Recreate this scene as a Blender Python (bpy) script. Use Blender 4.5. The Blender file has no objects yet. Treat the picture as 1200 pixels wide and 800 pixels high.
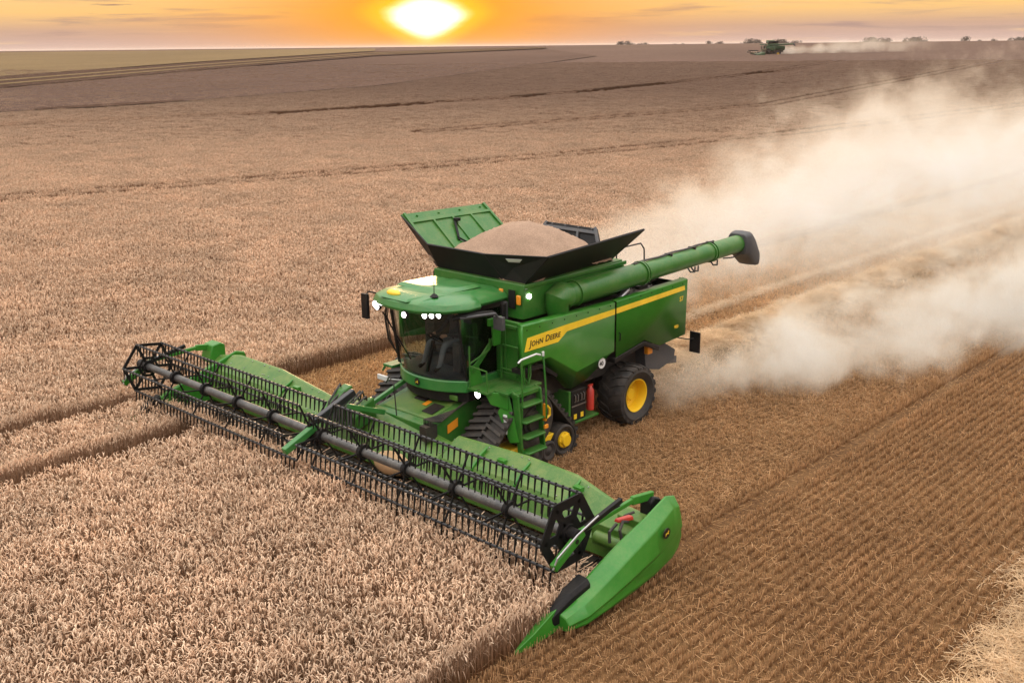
import bpy, bmesh, math, random
import numpy as np
from mathutils import Vector, Matrix
random.seed(7); rng = np.random.default_rng(7)
SC = bpy.context.scene
COL = SC.collection
R = math.radians

# ------------------------------------------------------------------ camera
F_PX = 1220.0
CAM = Vector((16.358, 16.596, 9.246))
RC = Matrix(((-0.6863342, 0.7272165, -0.0100745), (0.2050806, 0.1802242, -0.9620089), (-0.6977731, -0.6623257, -0.2728320)))  # rows: right, down, forward
cd = bpy.data.cameras.new('camera'); cam = bpy.data.objects.new('camera', cd); COL.objects.link(cam)
cd.sensor_width = 36; cd.lens = 36 * F_PX / 1200; cd.clip_start = 0.3; cd.clip_end = 20000
rot = Matrix((RC[0], -RC[1], -RC[2])).transposed()
cam.matrix_world = Matrix.Translation(CAM) @ rot.to_4x4()
SC.camera = cam

# ------------------------------------------------------------------ sky, sun, exposure
SUN = Vector((-0.67142, -0.74066, 0.0248)).normalized()
SUN_EL = math.asin(SUN.z); SUN_AZ = math.atan2(SUN.y, SUN.x)
SUN_STRENGTH = 1.2; DOME = 1.0; NISH = 0.05; HAZE = 0.00013

class NT:
    """small helper to write shader maths as expressions"""
    def __init__(s, tree): s.t = tree; s.n = tree.nodes; s.l = tree.links
    def new(s, typ, **kw):
        n = s.n.new(typ)
        for k, v in kw.items(): setattr(n, k, v)
        return n
    def put(s, sock, v):
        if isinstance(v, bpy.types.NodeSocket): s.l.new(v, sock)
        elif v is not None:
            if sock.type in ('RGBA',) and len(v) == 3: v = (*v, 1)
            sock.default_value = v
    def m(s, op, a, b=None, c=None, clamp=False):
        n = s.new('ShaderNodeMath', operation=op, use_clamp=clamp)
        s.put(n.inputs[0], a)
        if b is not None: s.put(n.inputs[1], b)
        if c is not None: s.put(n.inputs[2], c)
        return n.outputs[0]
    def add(s, a, b): return s.m('ADD', a, b)
    def sub(s, a, b): return s.m('SUBTRACT', a, b)
    def mul(s, a, b): return s.m('MULTIPLY', a, b)
    def div(s, a, b): return s.m('DIVIDE', a, b)
    def pw(s, a, b): return s.m('POWER', a, b)
    def ab(s, a): return s.m('ABSOLUTE', a)
    def sstep(s, a, lo, hi, o0=0.0, o1=1.0):
        n = s.new('ShaderNodeMapRange', interpolation_type='SMOOTHSTEP'); n.clamp = True
        for i, v in enumerate((a, lo, hi, o0, o1)): s.put(n.inputs[i], v)
        return n.outputs[0]
    def lin(s, a, lo, hi, o0=0.0, o1=1.0):
        n = s.new('ShaderNodeMapRange'); n.clamp = True
        for i, v in enumerate((a, lo, hi, o0, o1)): s.put(n.inputs[i], v)
        return n.outputs[0]
    def mix(s, f, a, b, blend='MIX'):
        n = s.new('ShaderNodeMix', data_type='RGBA', blend_type=blend)
        s.put(n.inputs[0], f); s.put(n.inputs[6], a); s.put(n.inputs[7], b)
        return n.outputs[2]
    def ramp(s, f, stops, interp='LINEAR'):
        n = s.new('ShaderNodeValToRGB'); e = n.color_ramp.elements; n.color_ramp.interpolation = interp
        while len(e) < len(stops): e.new(0.5)
        for el, (p, c) in zip(e, stops): el.position = p; el.color = (*c, 1) if len(c) == 3 else c
        s.put(n.inputs[0], f); return n.outputs[0]
    def noise(s, vec, scale, detail=3, rough=0.55, dist=0.0):
        n = s.new('ShaderNodeTexNoise'); s.put(n.inputs['Vector'], vec)
        n.inputs['Scale'].default_value = scale; n.inputs['Detail'].default_value = detail
        n.inputs['Roughness'].default_value = rough; n.inputs['Distortion'].default_value = dist
        return n.outputs['Fac']
    def sep(s, v):
        n = s.new('ShaderNodeSeparateXYZ'); s.put(n.inputs[0], v); return n.outputs
    def comb(s, x, y, z):
        n = s.new('ShaderNodeCombineXYZ')
        for i, v in enumerate((x, y, z)): s.put(n.inputs[i], v)
        return n.outputs[0]
    def coord(s, which='Object'): return s.new('ShaderNodeTexCoord').outputs[which]

world = bpy.data.worlds.new('World'); SC.world = world; world.use_nodes = True
wt = NT(world.node_tree); wt.n.clear()
wo = wt.new('ShaderNodeOutputWorld'); bg = wt.new('ShaderNodeBackground')
d = wt.coord('Generated'); dx, dy, dz = wt.sep(d)
sh = Vector((math.cos(SUN_AZ), math.sin(SUN_AZ), 0)); sr = Vector((-math.sin(SUN_AZ), math.cos(SUN_AZ), 0))
fw = wt.add(wt.mul(dx, sh.x), wt.mul(dy, sh.y))            # towards the sun
du = wt.add(wt.mul(dx, sr.x), wt.mul(dy, sr.y))            # sideways from the sun
front = wt.sstep(fw, 0.2, 0.8)
low = wt.ramp(wt.lin(dz, -0.005, 0.06), [(0.0, (0.54, .365, .31)), (.16, (.56, .37, .31)), (.32, (.58, .36, .25)), (.55, (.92, .55, .20)), (.8, (.96, .60, .24)), (1, (.80, .56, .32))])
high = wt.ramp(wt.lin(dz, 0.05, 0.9), [(0.0, (.70, .50, .33)), (.12, (.80, .66, .52)), (.35, (1.15, 1.04, .94)), (.7, (1.9, 1.84, 1.80)), (1, (2.5, 2.45, 2.4))])
low = wt.mix(wt.sstep(fw, .3, -.3), low, (.42, .36, .36))      # dusk side of the sky, away from the sun
high = wt.mix(wt.mul(wt.sstep(fw, .2, -.5), wt.sstep(dz, .55, .15)), high, (.48, .45, .48))
sky = wt.mix(wt.sstep(dz, 0.05, 0.075), low, high)
# thin streaks of cloud low over the horizon
cv = wt.comb(wt.mul(du, 7.0), wt.mul(dz, 120.0), 0.3)
st = wt.noise(cv, 1.0, 5, .6, .4)
sky = wt.mix(wt.mul(wt.sstep(st, .5, .72), wt.mul(wt.sstep(dz, .004, .015), .72)), sky, (.36, .235, .215))
sky = wt.mix(wt.mul(wt.sstep(wt.noise(wt.comb(wt.mul(du, 9.0), wt.mul(dz, 170.0), 4.1), 1.0, 4, .6, .3), .56, .75), .55), sky, (.80, .54, .26))
cl2 = wt.noise(wt.comb(wt.mul(du, 16.0), wt.mul(dz, 230.0), 9.7), 1.0, 4, .55, .2)
sky = wt.mix(wt.mul(wt.mul(wt.sstep(cl2, .66, .74), wt.sstep(dz, .026, .036)), .8), sky, (.215, .15, .155))
# glow of the sun through the thin cloud
dv = wt.sub(dz, SUN.z)
def gauss(a, b, off=0.0):
    q = wt.add(wt.pw(wt.div(du, a), 2.0), wt.pw(wt.div(wt.sub(dv, off), b), 2.0))
    return wt.mul(wt.m('EXPONENT', wt.mul(q, -1.0)), front)
streak = wt.lin(st, .3, .7, 1.12, .72)
sky = wt.mix(wt.m('MULTIPLY', gauss(.18, .06), .95, clamp=True), sky, (.93, .34, .018))
sky = wt.mix(wt.m('MULTIPLY', gauss(.085, .036), wt.mul(streak, .95), clamp=True), sky, (1.0, .38, .003))
wid = wt.lin(dv, -.018, .006, .022, .0345)
q = wt.add(wt.pw(wt.div(wt.ab(du), wid), 1.7), wt.pw(wt.div(wt.ab(wt.sub(dv, .0005)), .0165), 1.7))
q = wt.add(q, wt.mul(wt.sub(wt.noise(wt.comb(wt.mul(du, 20.0), wt.mul(dz, 160.0), 2.0), 1.0, 3), .5), .35))
sky = wt.mix(wt.mul(wt.sstep(q, 3.6, 1.0), front), sky, (1.1, .60, .02))
sky = wt.mix(wt.mul(wt.sstep(q, 1.75, .7), front), sky, (1.3, 1.0, .40))
sky = wt.mix(wt.mul(wt.sstep(q, 1.35, .0), front), sky, (2.4, 2.2, 1.8))
nish = wt.new('ShaderNodeTexSky', sky_type='NISHITA'); nish.sun_disc = False
nish.sun_elevation = SUN_EL; nish.sun_rotation = math.pi / 2 - SUN_AZ
sc1 = wt.new('ShaderNodeVectorMath', operation='SCALE'); wt.l.new(sky, sc1.inputs[0]); sc1.inputs['Scale'].default_value = DOME
sc2 = wt.new('ShaderNodeVectorMath', operation='SCALE'); wt.l.new(nish.outputs[0], sc2.inputs[0]); wt.put(sc2.inputs['Scale'], wt.mul(wt.sstep(dz, .06, .25), NISH))
ad = wt.new('ShaderNodeVectorMath', operation='ADD'); wt.l.new(sc1.outputs[0], ad.inputs[0]); wt.l.new(sc2.outputs[0], ad.inputs[1])
wt.l.new(ad.outputs[0], bg.inputs[0]); bg.inputs[1].default_value = 1.0
wt.l.new(bg.outputs[0], wo.inputs[0])
sl = bpy.data.lights.new('sun', 'SUN'); so = bpy.data.objects.new('sun', sl); COL.objects.link(so)
sl.energy = SUN_STRENGTH; sl.angle = R(6.0); sl.color = (1.0, .60, .30)
so.rotation_euler = SUN.to_track_quat('Z', 'Y').to_euler()

SC.view_settings.view_transform = 'Standard'; SC.view_settings.look = 'None'
SC.view_settings.exposure = 0.17; SC.view_settings.gamma = 1.0; SC.view_settings.use_curve_mapping = False
SC.cycles.max_bounces = 7; SC.cycles.diffuse_bounces = 3; SC.cycles.glossy_bounces = 3
SC.cycles.transmission_bounces = 4; SC.cycles.transparent_max_bounces = 12; SC.cycles.volume_bounces = 2
SC.cycles.volume_step_rate = 1.0; SC.cycles.volume_max_steps = 256
SC.cycles.caustics_reflective = False; SC.cycles.caustics_refractive = False
SC.cycles.sample_clamp_indirect = 6.0

# ------------------------------------------------------------------ terrain
def height(x, y):
    s = np.hypot(np.asarray(x, float) - 16.4, np.asarray(y, float) - 16.6)
    t = np.clip((s - 62) / (470 - 62), 0, 1)
    return 8.75 * t * t * (3 - 2 * t)

def ground_at(px, py, lift=0.0):
    """point of the terrain seen at a pixel of the 1200 x 800 photograph"""
    v = Vector((px - 600, py - 400, F_PX)); w = RC.transposed() @ v; w.normalize()
    t0, t = 3.0, 3.0
    while t < 6000:
        p = CAM + w * t
        if p.z < float(height(p.x, p.y)) + lift: break
        t0 = t; t *= 1.01
    for _ in range(30):
        tm = (t0 + t) / 2; p = CAM + w * tm
        if p.z < float(height(p.x, p.y)) + lift: t = tm
        else: t0 = tm
    p = CAM + w * t
    return np.array((p.x, p.y))

def in_view(x, y, margin=0.18):
    """keeps what stands within the camera's view, with a margin for a step aside"""
    z = height(x, y)
    v = np.stack([np.asarray(x) - CAM.x, np.asarray(y) - CAM.y, z - CAM.z], -1)
    M = np.array(RC); c = v @ M.T
    u = c[:, 0] / np.maximum(c[:, 2], .1) * F_PX / 600; w = c[:, 1] / np.maximum(c[:, 2], .1) * F_PX / 400
    near_ = np.hypot(np.asarray(x) - CAM.x, np.asarray(y) - CAM.y) < 75
    mg = np.where(near_, .50, margin)
    return (c[:, 2] > 1) & (np.abs(u) < 1 + mg) & (w < 1 + mg * 1.2)

# ------------------------------------------------------------------ materials
MATS = {}
def new_mat(name):
    m = bpy.data.materials.new(name); m.use_nodes = True; t = NT(m.node_tree); t.n.clear()
    out = t.new('ShaderNodeOutputMaterial'); MATS[name] = m
    return m, t, out
def pbsdf(t, out, col, rough=.5, metal=0.0, coat=0.0, spec=.5, normal=None):
    b = t.new('ShaderNodeBsdfPrincipled'); t.put(b.inputs['Base Color'], col); t.put(b.inputs['Roughness'], rough)
    t.put(b.inputs['Metallic'], metal); t.put(b.inputs['Coat Weight'], coat); b.inputs['Coat Roughness'].default_value = .12
    t.put(b.inputs['Specular IOR Level'], spec)
    if normal is not None: t.l.new(normal, b.inputs['Normal'])
    t.l.new(b.outputs[0], out.inputs[0]); return b
def paint(name, col, rough=.4, dust=.25, coat=.3, metal=0.0, dustcol=(.30, .21, .12), scale=2.2, bump=0.0, spec=.5):
    m, t, out = new_mat(name); co = t.coord()
    n1 = t.noise(co, scale, 5, .65); n2 = t.noise(co, scale * 9, 3, .6)
    var = t.lin(n1, .3, .7, .86, 1.12)
    c = t.mix(1.0, (*col, 1), t.comb(var, var, var), 'MULTIPLY')
    nz = t.sep(t.new('ShaderNodeNewGeometry').outputs['Normal'])[2]
    up = t.lin(nz, -.2, 1.0, .25, 1.0)
    k = t.mul(t.mul(t.sstep(t.add(t.mul(n1, .6), t.mul(n2, .4)), .36, .68), up), dust)
    c = t.mix(k, c, dustcol)
    nm = None
    if bump:
        b = t.new('ShaderNodeBump'); b.inputs['Strength'].default_value = bump; b.inputs['Distance'].default_value = .01
        t.l.new(n2, b.inputs['Height']); nm = b.outputs[0]
    pbsdf(t, out, c, t.m('ADD', rough, t.mul(k, .5), clamp=True), metal, t.mul(t.sub(1.0, k), coat), spec=spec, normal=nm)
    return m
paint('green_paint', (.020, .15, .014), .33, .32, .08, spec=.4)
paint('green_panel', (.027, .20, .015), .30, .18, .10, spec=.4)
paint('cab_mat', (.10, .105, .12), .7, .05, 0)
paint('green_deck', (.050, .160, .013), .42, .36, 0, scale=3.4, dustcol=(.34, .28, .12))
paint('green_roof', (.024, .185, .032), .34, .25, .2)
paint('yellow_paint', (.86, .53, .012), .35, .15)
paint('green_shaded', (.012, .060, .016), .55, .35, 0)  # body green with the distant machine's shade painted in
paint('stripe_yellow', (.90, .60, .03), .38, .06, .2)
paint('black_plastic', (.008, .008, .009), .5, .10, 0, spec=.22)
paint('black_steel', (.006, .006, .007), .5, .08, 0, dustcol=(.20, .15, .10), spec=.2)
paint('reel_steel', (.012, .014, .018), .28, .10, .1, dustcol=(.22, .18, .14), spec=.5)
paint('reel_tube', (.055, .056, .056), .38, .40, .1, dustcol=(.36, .32, .27), scale=3.5)
paint('tine_plastic', (.006, .006, .006), .6, .06, 0, spec=.2)
paint('rubber', (.018, .017, .016), .62, .5, 0, dustcol=(.15, .11, .08), scale=3)
paint('bare_steel', (.45, .45, .46), .32, .2, 0, metal=.9)
paint('hose_rubber', (.012, .012, .012), .5, .2, 0)
paint('red_paint', (.52, .03, .018), .4, .2)
paint('orange_plastic', (.85, .30, .015), .35, .1)
paint('white_paint', (.72, .72, .70), .45, .1)
paint('engine_dark', (.020, .019, .018), .6, .35, 0, scale=5)
paint('belt_rubber', (.008, .0075, .007), .8, .22, 0, dustcol=(.16, .11, .06), scale=4, spec=.15)
paint('seat_fabric', (.05, .05, .055), .9, .1, 0)
paint('grey_plastic', (.06, .062, .068), .55, .2, 0)
paint('trousers', (.22, .23, .25), .9, .1, 0)
paint('jacket', (.06, .065, .075), .9, .05, 0)
paint('boot_leather', (.03, .022, .016), .6, .2, 0)
paint('skin', (.50, .27, .18), .55, 0, 0)
paint('hair', (.04, .025, .015), .7, 0, 0)
paint('letter_black', (.014, .010, .006), .5, 0, 0)
m, t, out = new_mat('glass_tint')
tr = t.new('ShaderNodeBsdfTransparent'); tr.inputs[0].default_value = (.80, .86, .83, 1)
gl = t.new('ShaderNodeBsdfGlossy'); gl.inputs['Roughness'].default_value = .03; gl.inputs[0].default_value = (1, 1, 1, 1)
fr = t.new('ShaderNodeFresnel'); fr.inputs[0].default_value = 1.38
mx = t.new('ShaderNodeMixShader'); t.l.new(fr.outputs[0], mx.inputs[0]); t.l.new(tr.outputs[0], mx.inputs[1]); t.l.new(gl.outputs[0], mx.inputs[2]); t.l.new(mx.outputs[0], out.inputs[0])
def emit(name, col, s):
    m, t, out = new_mat(name); e = t.new('ShaderNodeEmission'); e.inputs[0].default_value = (*col, 1); e.inputs[1].default_value = s
    t.l.new(e.outputs[0], out.inputs[0])
emit('lamp_lit', (1, .95, .90), 16); emit('lamp_soft', (1, .95, .85), 9)

def straw_mat(name, cols, trans=.25, rough=.8, gscale=.35, far=None):
    """dry plant fibre: colour differs from stalk to stalk and in broad patches; .tint attribute picks the part of the plant"""
    m, t, out = new_mat(name)
    rnd = t.new('ShaderNodeNewGeometry').outputs['Random Per Island']
    a = t.new('ShaderNodeAttribute', attribute_name='tint').outputs['Fac']
    oi = t.new('ShaderNodeObjectInfo')
    big = t.noise(t.new('ShaderNodeNewGeometry').outputs['Position'], gscale, 4, .6)
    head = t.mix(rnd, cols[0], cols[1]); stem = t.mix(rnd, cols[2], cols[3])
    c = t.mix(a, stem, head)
    ps = t.new('ShaderNodeNewGeometry').outputs['Position']
    k = t.mul(t.lin(big, .28, .72, .82, 1.14), t.lin(t.noise(ps, 2.3, 3, .6), .3, .7, .88, 1.1))
    c = t.mix(1.0, c, t.comb(k, k, k), 'MULTIPLY')
    if far:                                            # shading gradient painted into the crop colour, duller and darker towards the far rise
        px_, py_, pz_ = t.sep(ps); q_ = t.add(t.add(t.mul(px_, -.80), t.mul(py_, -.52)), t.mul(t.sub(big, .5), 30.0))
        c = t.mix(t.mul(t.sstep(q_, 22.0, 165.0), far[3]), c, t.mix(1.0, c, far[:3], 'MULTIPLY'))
    df = t.new('ShaderNodeBsdfDiffuse'); t.l.new(c, df.inputs[0]); df.inputs[1].default_value = .5
    tl = t.new('ShaderNodeBsdfTranslucent'); t.l.new(c, tl.inputs[0])
    mx = t.new('ShaderNodeMixShader'); mx.inputs[0].default_value = trans
    t.l.new(df.outputs[0], mx.inputs[1]); t.l.new(tl.outputs[0], mx.inputs[2]); t.l.new(mx.outputs[0], out.inputs[0])
    return m
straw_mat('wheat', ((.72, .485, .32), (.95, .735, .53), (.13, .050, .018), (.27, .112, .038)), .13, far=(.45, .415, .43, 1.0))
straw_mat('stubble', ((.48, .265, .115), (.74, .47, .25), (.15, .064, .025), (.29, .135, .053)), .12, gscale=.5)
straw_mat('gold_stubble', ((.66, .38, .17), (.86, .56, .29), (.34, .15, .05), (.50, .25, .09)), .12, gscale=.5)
straw_mat('straw', ((.62, .41, .22), (.82, .62, .40), (.52, .32, .16), (.70, .48, .28)), .2, gscale=1.2)

# ground: soil and chaff under the stubble, darker under the standing crop
m, t, out = new_mat('soil')
co = t.coord(); n1 = t.noise(co, .35, 5, .6); n2 = t.noise(co, 9, 4, .7); n3 = t.noise(co, 40, 2, .6)
c = t.mix(t.sstep(n2, .35, .7), (.070, .032, .014), (.17, .085, .034))
c = t.mix(t.mul(t.sstep(n3, .52, .72), .6), c, (.36, .21, .09))
c = t.mix(t.mul(t.sstep(n1, .4, .7), .35), c, (.27, .15, .065))
bp = t.new('ShaderNodeBump'); bp.inputs['Strength'].default_value = .6; bp.inputs['Distance'].default_value = .04; t.l.new(n2, bp.inputs['Height'])
pbsdf(t, out, c, .95, spec=.1, normal=bp.outputs[0])
def far_mat(name, ca, cb, cc, rows=None):
    m, t, out = new_mat(name); co = t.coord(); x, y, z = t.sep(co)
    fine = t.noise(co, 1.3, 4, .75); big = t.noise(co, .012, 4, .6)
    lane = t.noise(t.comb(t.mul(x, .012), t.mul(y, .22), 0.0), 1.0, 3, .6)
    c = t.mix(t.sstep(fine, .3, .7), ca, cb)
    c = t.mix(t.mul(t.sstep(lane, .42, .68), .5), c, cc)
    k = t.lin(big, .3, .7, .85, 1.12); c = t.mix(1.0, c, t.comb(k, k, k), 'MULTIPLY')
    bp = t.new('ShaderNodeBump'); bp.inputs['Strength'].default_value = 1.0; bp.inputs['Distance'].default_value = .25; t.l.new(fine, bp.inputs['Height'])
    pbsdf(t, out, c, .95, spec=.05, normal=bp.outputs[0])
far_mat('far_wheat', (.105, .062, .045), (.16, .10, .073), (.11, .065, .048))
far_mat('far_dark', (.085, .048, .034), (.13, .078, .056), (.08, .046, .033))
far_mat('far_pasture', (.16, .105, .048), (.22, .15, .072), (.14, .09, .042))
far_mat('far_furrow', (.05, .024, .015), (.09, .047, .028), (.06, .03, .019))

# ------------------------------------------------------------------ mesh builder
class MB:
    def __init__(s): s.v = []; s.f = []; s.mi = []; s.cur = 0
    def face(s, idx): s.f.append(tuple(idx)); s.mi.append(s.cur)
    def add(s, vs): b = len(s.v); s.v.extend([tuple(map(float, p)) for p in vs]); return b
    def box(s, x0, x1, y0, y1, z0, z1):
        return s.hexa([(x0, y0, z0), (x1, y0, z0), (x1, y1, z0), (x0, y1, z0), (x0, y0, z1), (x1, y0, z1), (x1, y1, z1), (x0, y1, z1)])
    def hexa(s, p):
        b = s.add(p)
        for q in ((0, 3, 2, 1), (4, 5, 6, 7), (0, 1, 5, 4), (1, 2, 6, 5), (2, 3, 7, 6), (3, 0, 4, 7)): s.face([b + i for i in q])
        return s
    def bar(s, a, b, w, h, up=(0, 0, 1)):
        a = Vector(a); b = Vector(b); d = (b - a).normalized(); u = Vector(up); sd = d.cross(u)
        if sd.length < 1e-4: sd = d.cross(Vector((1, 0, 0)))
        sd.normalize(); u = sd.cross(d).normalized(); p = []
        for e in (a, b):
            for i, j in ((-1, -1), (1, -1), (1, 1), (-1, 1)): p.append(e + sd * w / 2 * i + u * h / 2 * j)
        return s.hexa(p)
    def tube(s, pts, r, n=8, caps=True, closed=False):
        pts = [Vector(p) for p in pts]; k = len(pts); rr = r if hasattr(r, '__len__') else [r] * k
        rings = []; ref = None
        for i, p in enumerate(pts):
            a = pts[i - 1] if (i or closed) else pts[i]; c = pts[(i + 1) % k] if (i < k - 1 or closed) else pts[i]
            t = (c - a).normalized()
            if ref is None: ref = t.orthogonal().normalized()
            ref = (ref - t * ref.dot(t)).normalized(); b = t.cross(ref)
            rings.append(s.add([p + (ref * math.cos(2 * math.pi * j / n) + b * math.sin(2 * math.pi * j / n)) * rr[i] for j in range(n)]))
        for i in range(k if closed else k - 1):
            A, B = rings[i], rings[(i + 1) % k]
            for j in range(n): s.face((A + j, A + (j + 1) % n, B + (j + 1) % n, B + j))
        if caps and not closed:
            s.face([rings[0] + j for j in range(n)][::-1]); s.face([rings[-1] + j for j in range(n)])
        return s
    def prism(s, poly, axis, a, b):
        """polygon in the two other axes, extruded along axis from a to b"""
        o = [i for i in range(3) if i != axis]
        def P(q, h):
            r = [0, 0, 0]; r[o[0]], r[o[1]] = q; r[axis] = h; return r
        n = len(poly); A = s.add([P(q, a) for q in poly]); B = s.add([P(q, b) for q in poly])
        s.face([A + i for i in range(n)][::-1]); s.face([B + i for i in range(n)])
        for i in range(n): s.face((A + i, A + (i + 1) % n, B + (i + 1) % n, B + i))
        return s
    def plate(s, pts, th):
        """flat polygon in 3-D given a thickness"""
        pts = [Vector(p) for p in pts]; n = len(pts); nm = Vector((0, 0, 0))
        for i in range(n): nm += pts[i].cross(pts[(i + 1) % n])
        nm.normalize(); A = s.add([p - nm * th / 2 for p in pts]); B = s.add([p + nm * th / 2 for p in pts])
        s.face([A + i for i in range(n)][::-1]); s.face([B + i for i in range(n)])
        for i in range(n): s.face((A + i, A + (i + 1) % n, B + (i + 1) % n, B + i))
        return s
    def loft(s, secs, closed=True, caps=True):
        n = len(secs[0]); idx = [s.add(q) for q in secs]
        for A, B in zip(idx, idx[1:]):
            for j in range(n if closed else n - 1): s.face((A + j, A + (j + 1) % n, B + (j + 1) % n, B + j))
        if caps and closed: s.face([idx[0] + j for j in range(n)][::-1]); s.face([idx[-1] + j for j in range(n)])
        return s
    def lathe(s, prof, c, axis=1, n=32, closed=False, caps=True):
        """profile of (radius, along axis)"""
        o = [i for i in range(3) if i != axis]; rings = []
        for r, h in prof:
            ring = []
            for j in range(n):
                a = 2 * math.pi * j / n; p = [0, 0, 0]; p[o[0]] = c[o[0]] + r * math.cos(a); p[o[1]] = c[o[1]] + r * math.sin(a); p[axis] = c[axis] + h; ring.append(p)
            rings.append(s.add(ring))
        m = len(rings)
        for i in range(m if closed else m - 1):
            A, B = rings[i], rings[(i + 1) % m]
            for j in range(n): s.face((A + j, A + (j + 1) % n, B + (j + 1) % n, B + j))
        if not closed:
            if caps: s.face([rings[0] + j for j in range(n)][::-1])
            s.face([rings[-1] + j for j in range(n)])
        return s
    def sphere(s, c, r, n=12, m=8, sc=(1, 1, 1)):
        prof = [(max(1e-3, r * math.sin(math.pi * i / m)), -r * math.cos(math.pi * i / m)) for i in range(m + 1)]
        b0 = len(s.v); s.lathe(prof, (0, 0, 0), 2, n)
        for i in range(b0, len(s.v)): p = s.v[i]; s.v[i] = (p[0] * sc[0] + c[0], p[1] * sc[1] + c[1], p[2] * sc[2] + c[2])
        return s
    def islands(s):
        par = list(range(len(s.v)))
        def find(i):
            while par[i] != i: par[i] = par[par[i]]; i = par[i]
            return i
        for f_ in s.f:
            for k in f_[1:]: par[find(k)] = find(f_[0])
        out = {}
        for f_, m_ in zip(s.f, s.mi):
            r_ = find(f_[0]); b = out.setdefault(r_, (MB(), {}))
            q = []
            for k in f_:
                if k not in b[1]: b[1][k] = b[0].add([s.v[k]])
                q.append(b[1][k])
            b[0].cur = m_; b[0].face(q)
        return [b for b, _ in out.values()]
    def mesh(s, name, mats, org=(0, 0, 0), smooth=35):
        me = bpy.data.meshes.new(name); me.from_pydata([(p[0] - org[0], p[1] - org[1], p[2] - org[2]) for p in s.v], [], s.f); 
        for k in mats: me.materials.append(MATS[k])
        me.polygons.foreach_set('material_index', s.mi)
        bm = bmesh.new(); bm.from_mesh(me); bmesh.ops.recalc_face_normals(bm, faces=bm.faces); bm.to_mesh(me); bm.free()
        me.polygons.foreach_set('use_smooth', [True] * len(me.polygons)); me.set_sharp_from_angle(angle=R(smooth))
        return me

def tag(o, label=None, cat=None, group=None, kind=None):
    for k, v in (('label', label), ('category', cat), ('group', group), ('kind', kind)):
        if v: o[k] = v
    return o
def empty(name, loc, rz=0.0):
    o = bpy.data.objects.new(name, None); COL.objects.link(o); o.location = loc; o.rotation_euler = (0, 0, rz); o.empty_display_size = .3
    return o
ORG = (0, -0.3, 0)
def part(name, mb, mats, parent=None, bevel=0.0, label=None, smooth=35):
    if isinstance(mats, str): mats = [mats]
    me = mb.mesh(name, mats, ORG if parent else (0, 0, 0), smooth) if isinstance(mb, MB) else mb
    o = bpy.data.objects.new(name, me); COL.objects.link(o)
    if parent: o.parent = parent
    if bevel:
        b = o.modifiers.new('bevel', 'BEVEL'); b.width = bevel; b.segments = 2; b.limit_method = 'ANGLE'; b.angle_limit = R(40)
    if label: o['label'] = label
    return o
def parts(name, mb, mats, parent, **k):
    """every separate piece of the builder becomes a part of its own"""
    return [part(name, b, mats, parent, **k) for b in mb.islands()]
def copy_tree(o, parent=None):
    c = o.copy(); COL.objects.link(c)
    if parent: c.parent = parent
    for ch in [k for k in o.children]: copy_tree(ch, c)
    return c
def copy_part(o, parent, dxyz=(0, 0, 0)):
    c = o.copy(); COL.objects.link(c); c.parent = parent; c.location = Vector(o.location) + Vector(dxyz)
    for ch in o.children: copy_part(ch, c)
    return c
def text_mesh(name, txt, size, mat, origin, ux, uy, parent, spacing=1.0, shear=0.0, big=None):
    """lettering as thin raised letters; ux, uy are the directions of writing and of the letters' height; big: indices of taller capitals"""
    cu = bpy.data.curves.new(name, 'FONT'); cu.body = txt; cu.size = size; cu.extrude = .002; cu.space_character = spacing; cu.shear = shear; cu.resolution_u = 3
    cu.offset = size * .018
    if big is not None:
        cu.small_caps_scale = .78
        for i, f in enumerate(cu.body_format): f.use_small_caps = True
    ob = bpy.data.objects.new(name, cu); COL.objects.link(ob)
    dg = bpy.context.evaluated_depsgraph_get(); me = bpy.data.meshes.new_from_object(ob.evaluated_get(dg))
    bpy.data.objects.remove(ob); bpy.data.curves.remove(cu)
    ux = Vector(ux).normalized(); uy = Vector(uy).normalized(); uz = ux.cross(uy)
    for v in me.vertices:
        p = v.co; v.co = Vector(origin) - Vector(ORG) + ux * p.x + uy * p.y + uz * p.z
    me.name = name; me.materials.clear(); me.materials.append(MATS[mat])
    o = bpy.data.objects.new(name, me); COL.objects.link(o); o.parent = parent
    return o
# ------------------------------------------------------------------ the combine harvester
def my(y): return -0.6 - y                                    # mirror across the machine's centre plane
comb = tag(empty('combine_harvester', ORG), 'large green combine harvester close to the camera with a yellow side stripe, cutting wheat', 'combine harvester')
def P(name, mb, mats, parent=comb, **k): return part(name, mb, mats, parent, **k)

# --- chassis and dark inner body
b = MB()
b.box(-5.6, .1, -1.75, 1.15, 1.3, 3.2); b.box(-5.0, 1.0, -1.2, .6, .75, 1.3)
b.box(-5.55, -3.0, -1.9, 1.3, 2.1, 3.15)
b.tube([(-3.8, -1.9, .78), (-3.8, 1.3, .78)], .14); b.tube([(.15, -2.0, 1.1), (.15, 1.4, 1.1)], .2)
b.box(-4.0, -3.6, -1.4, .8, .7, 1.3)
P('chassis', b, 'engine_dark', bevel=.02)

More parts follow.
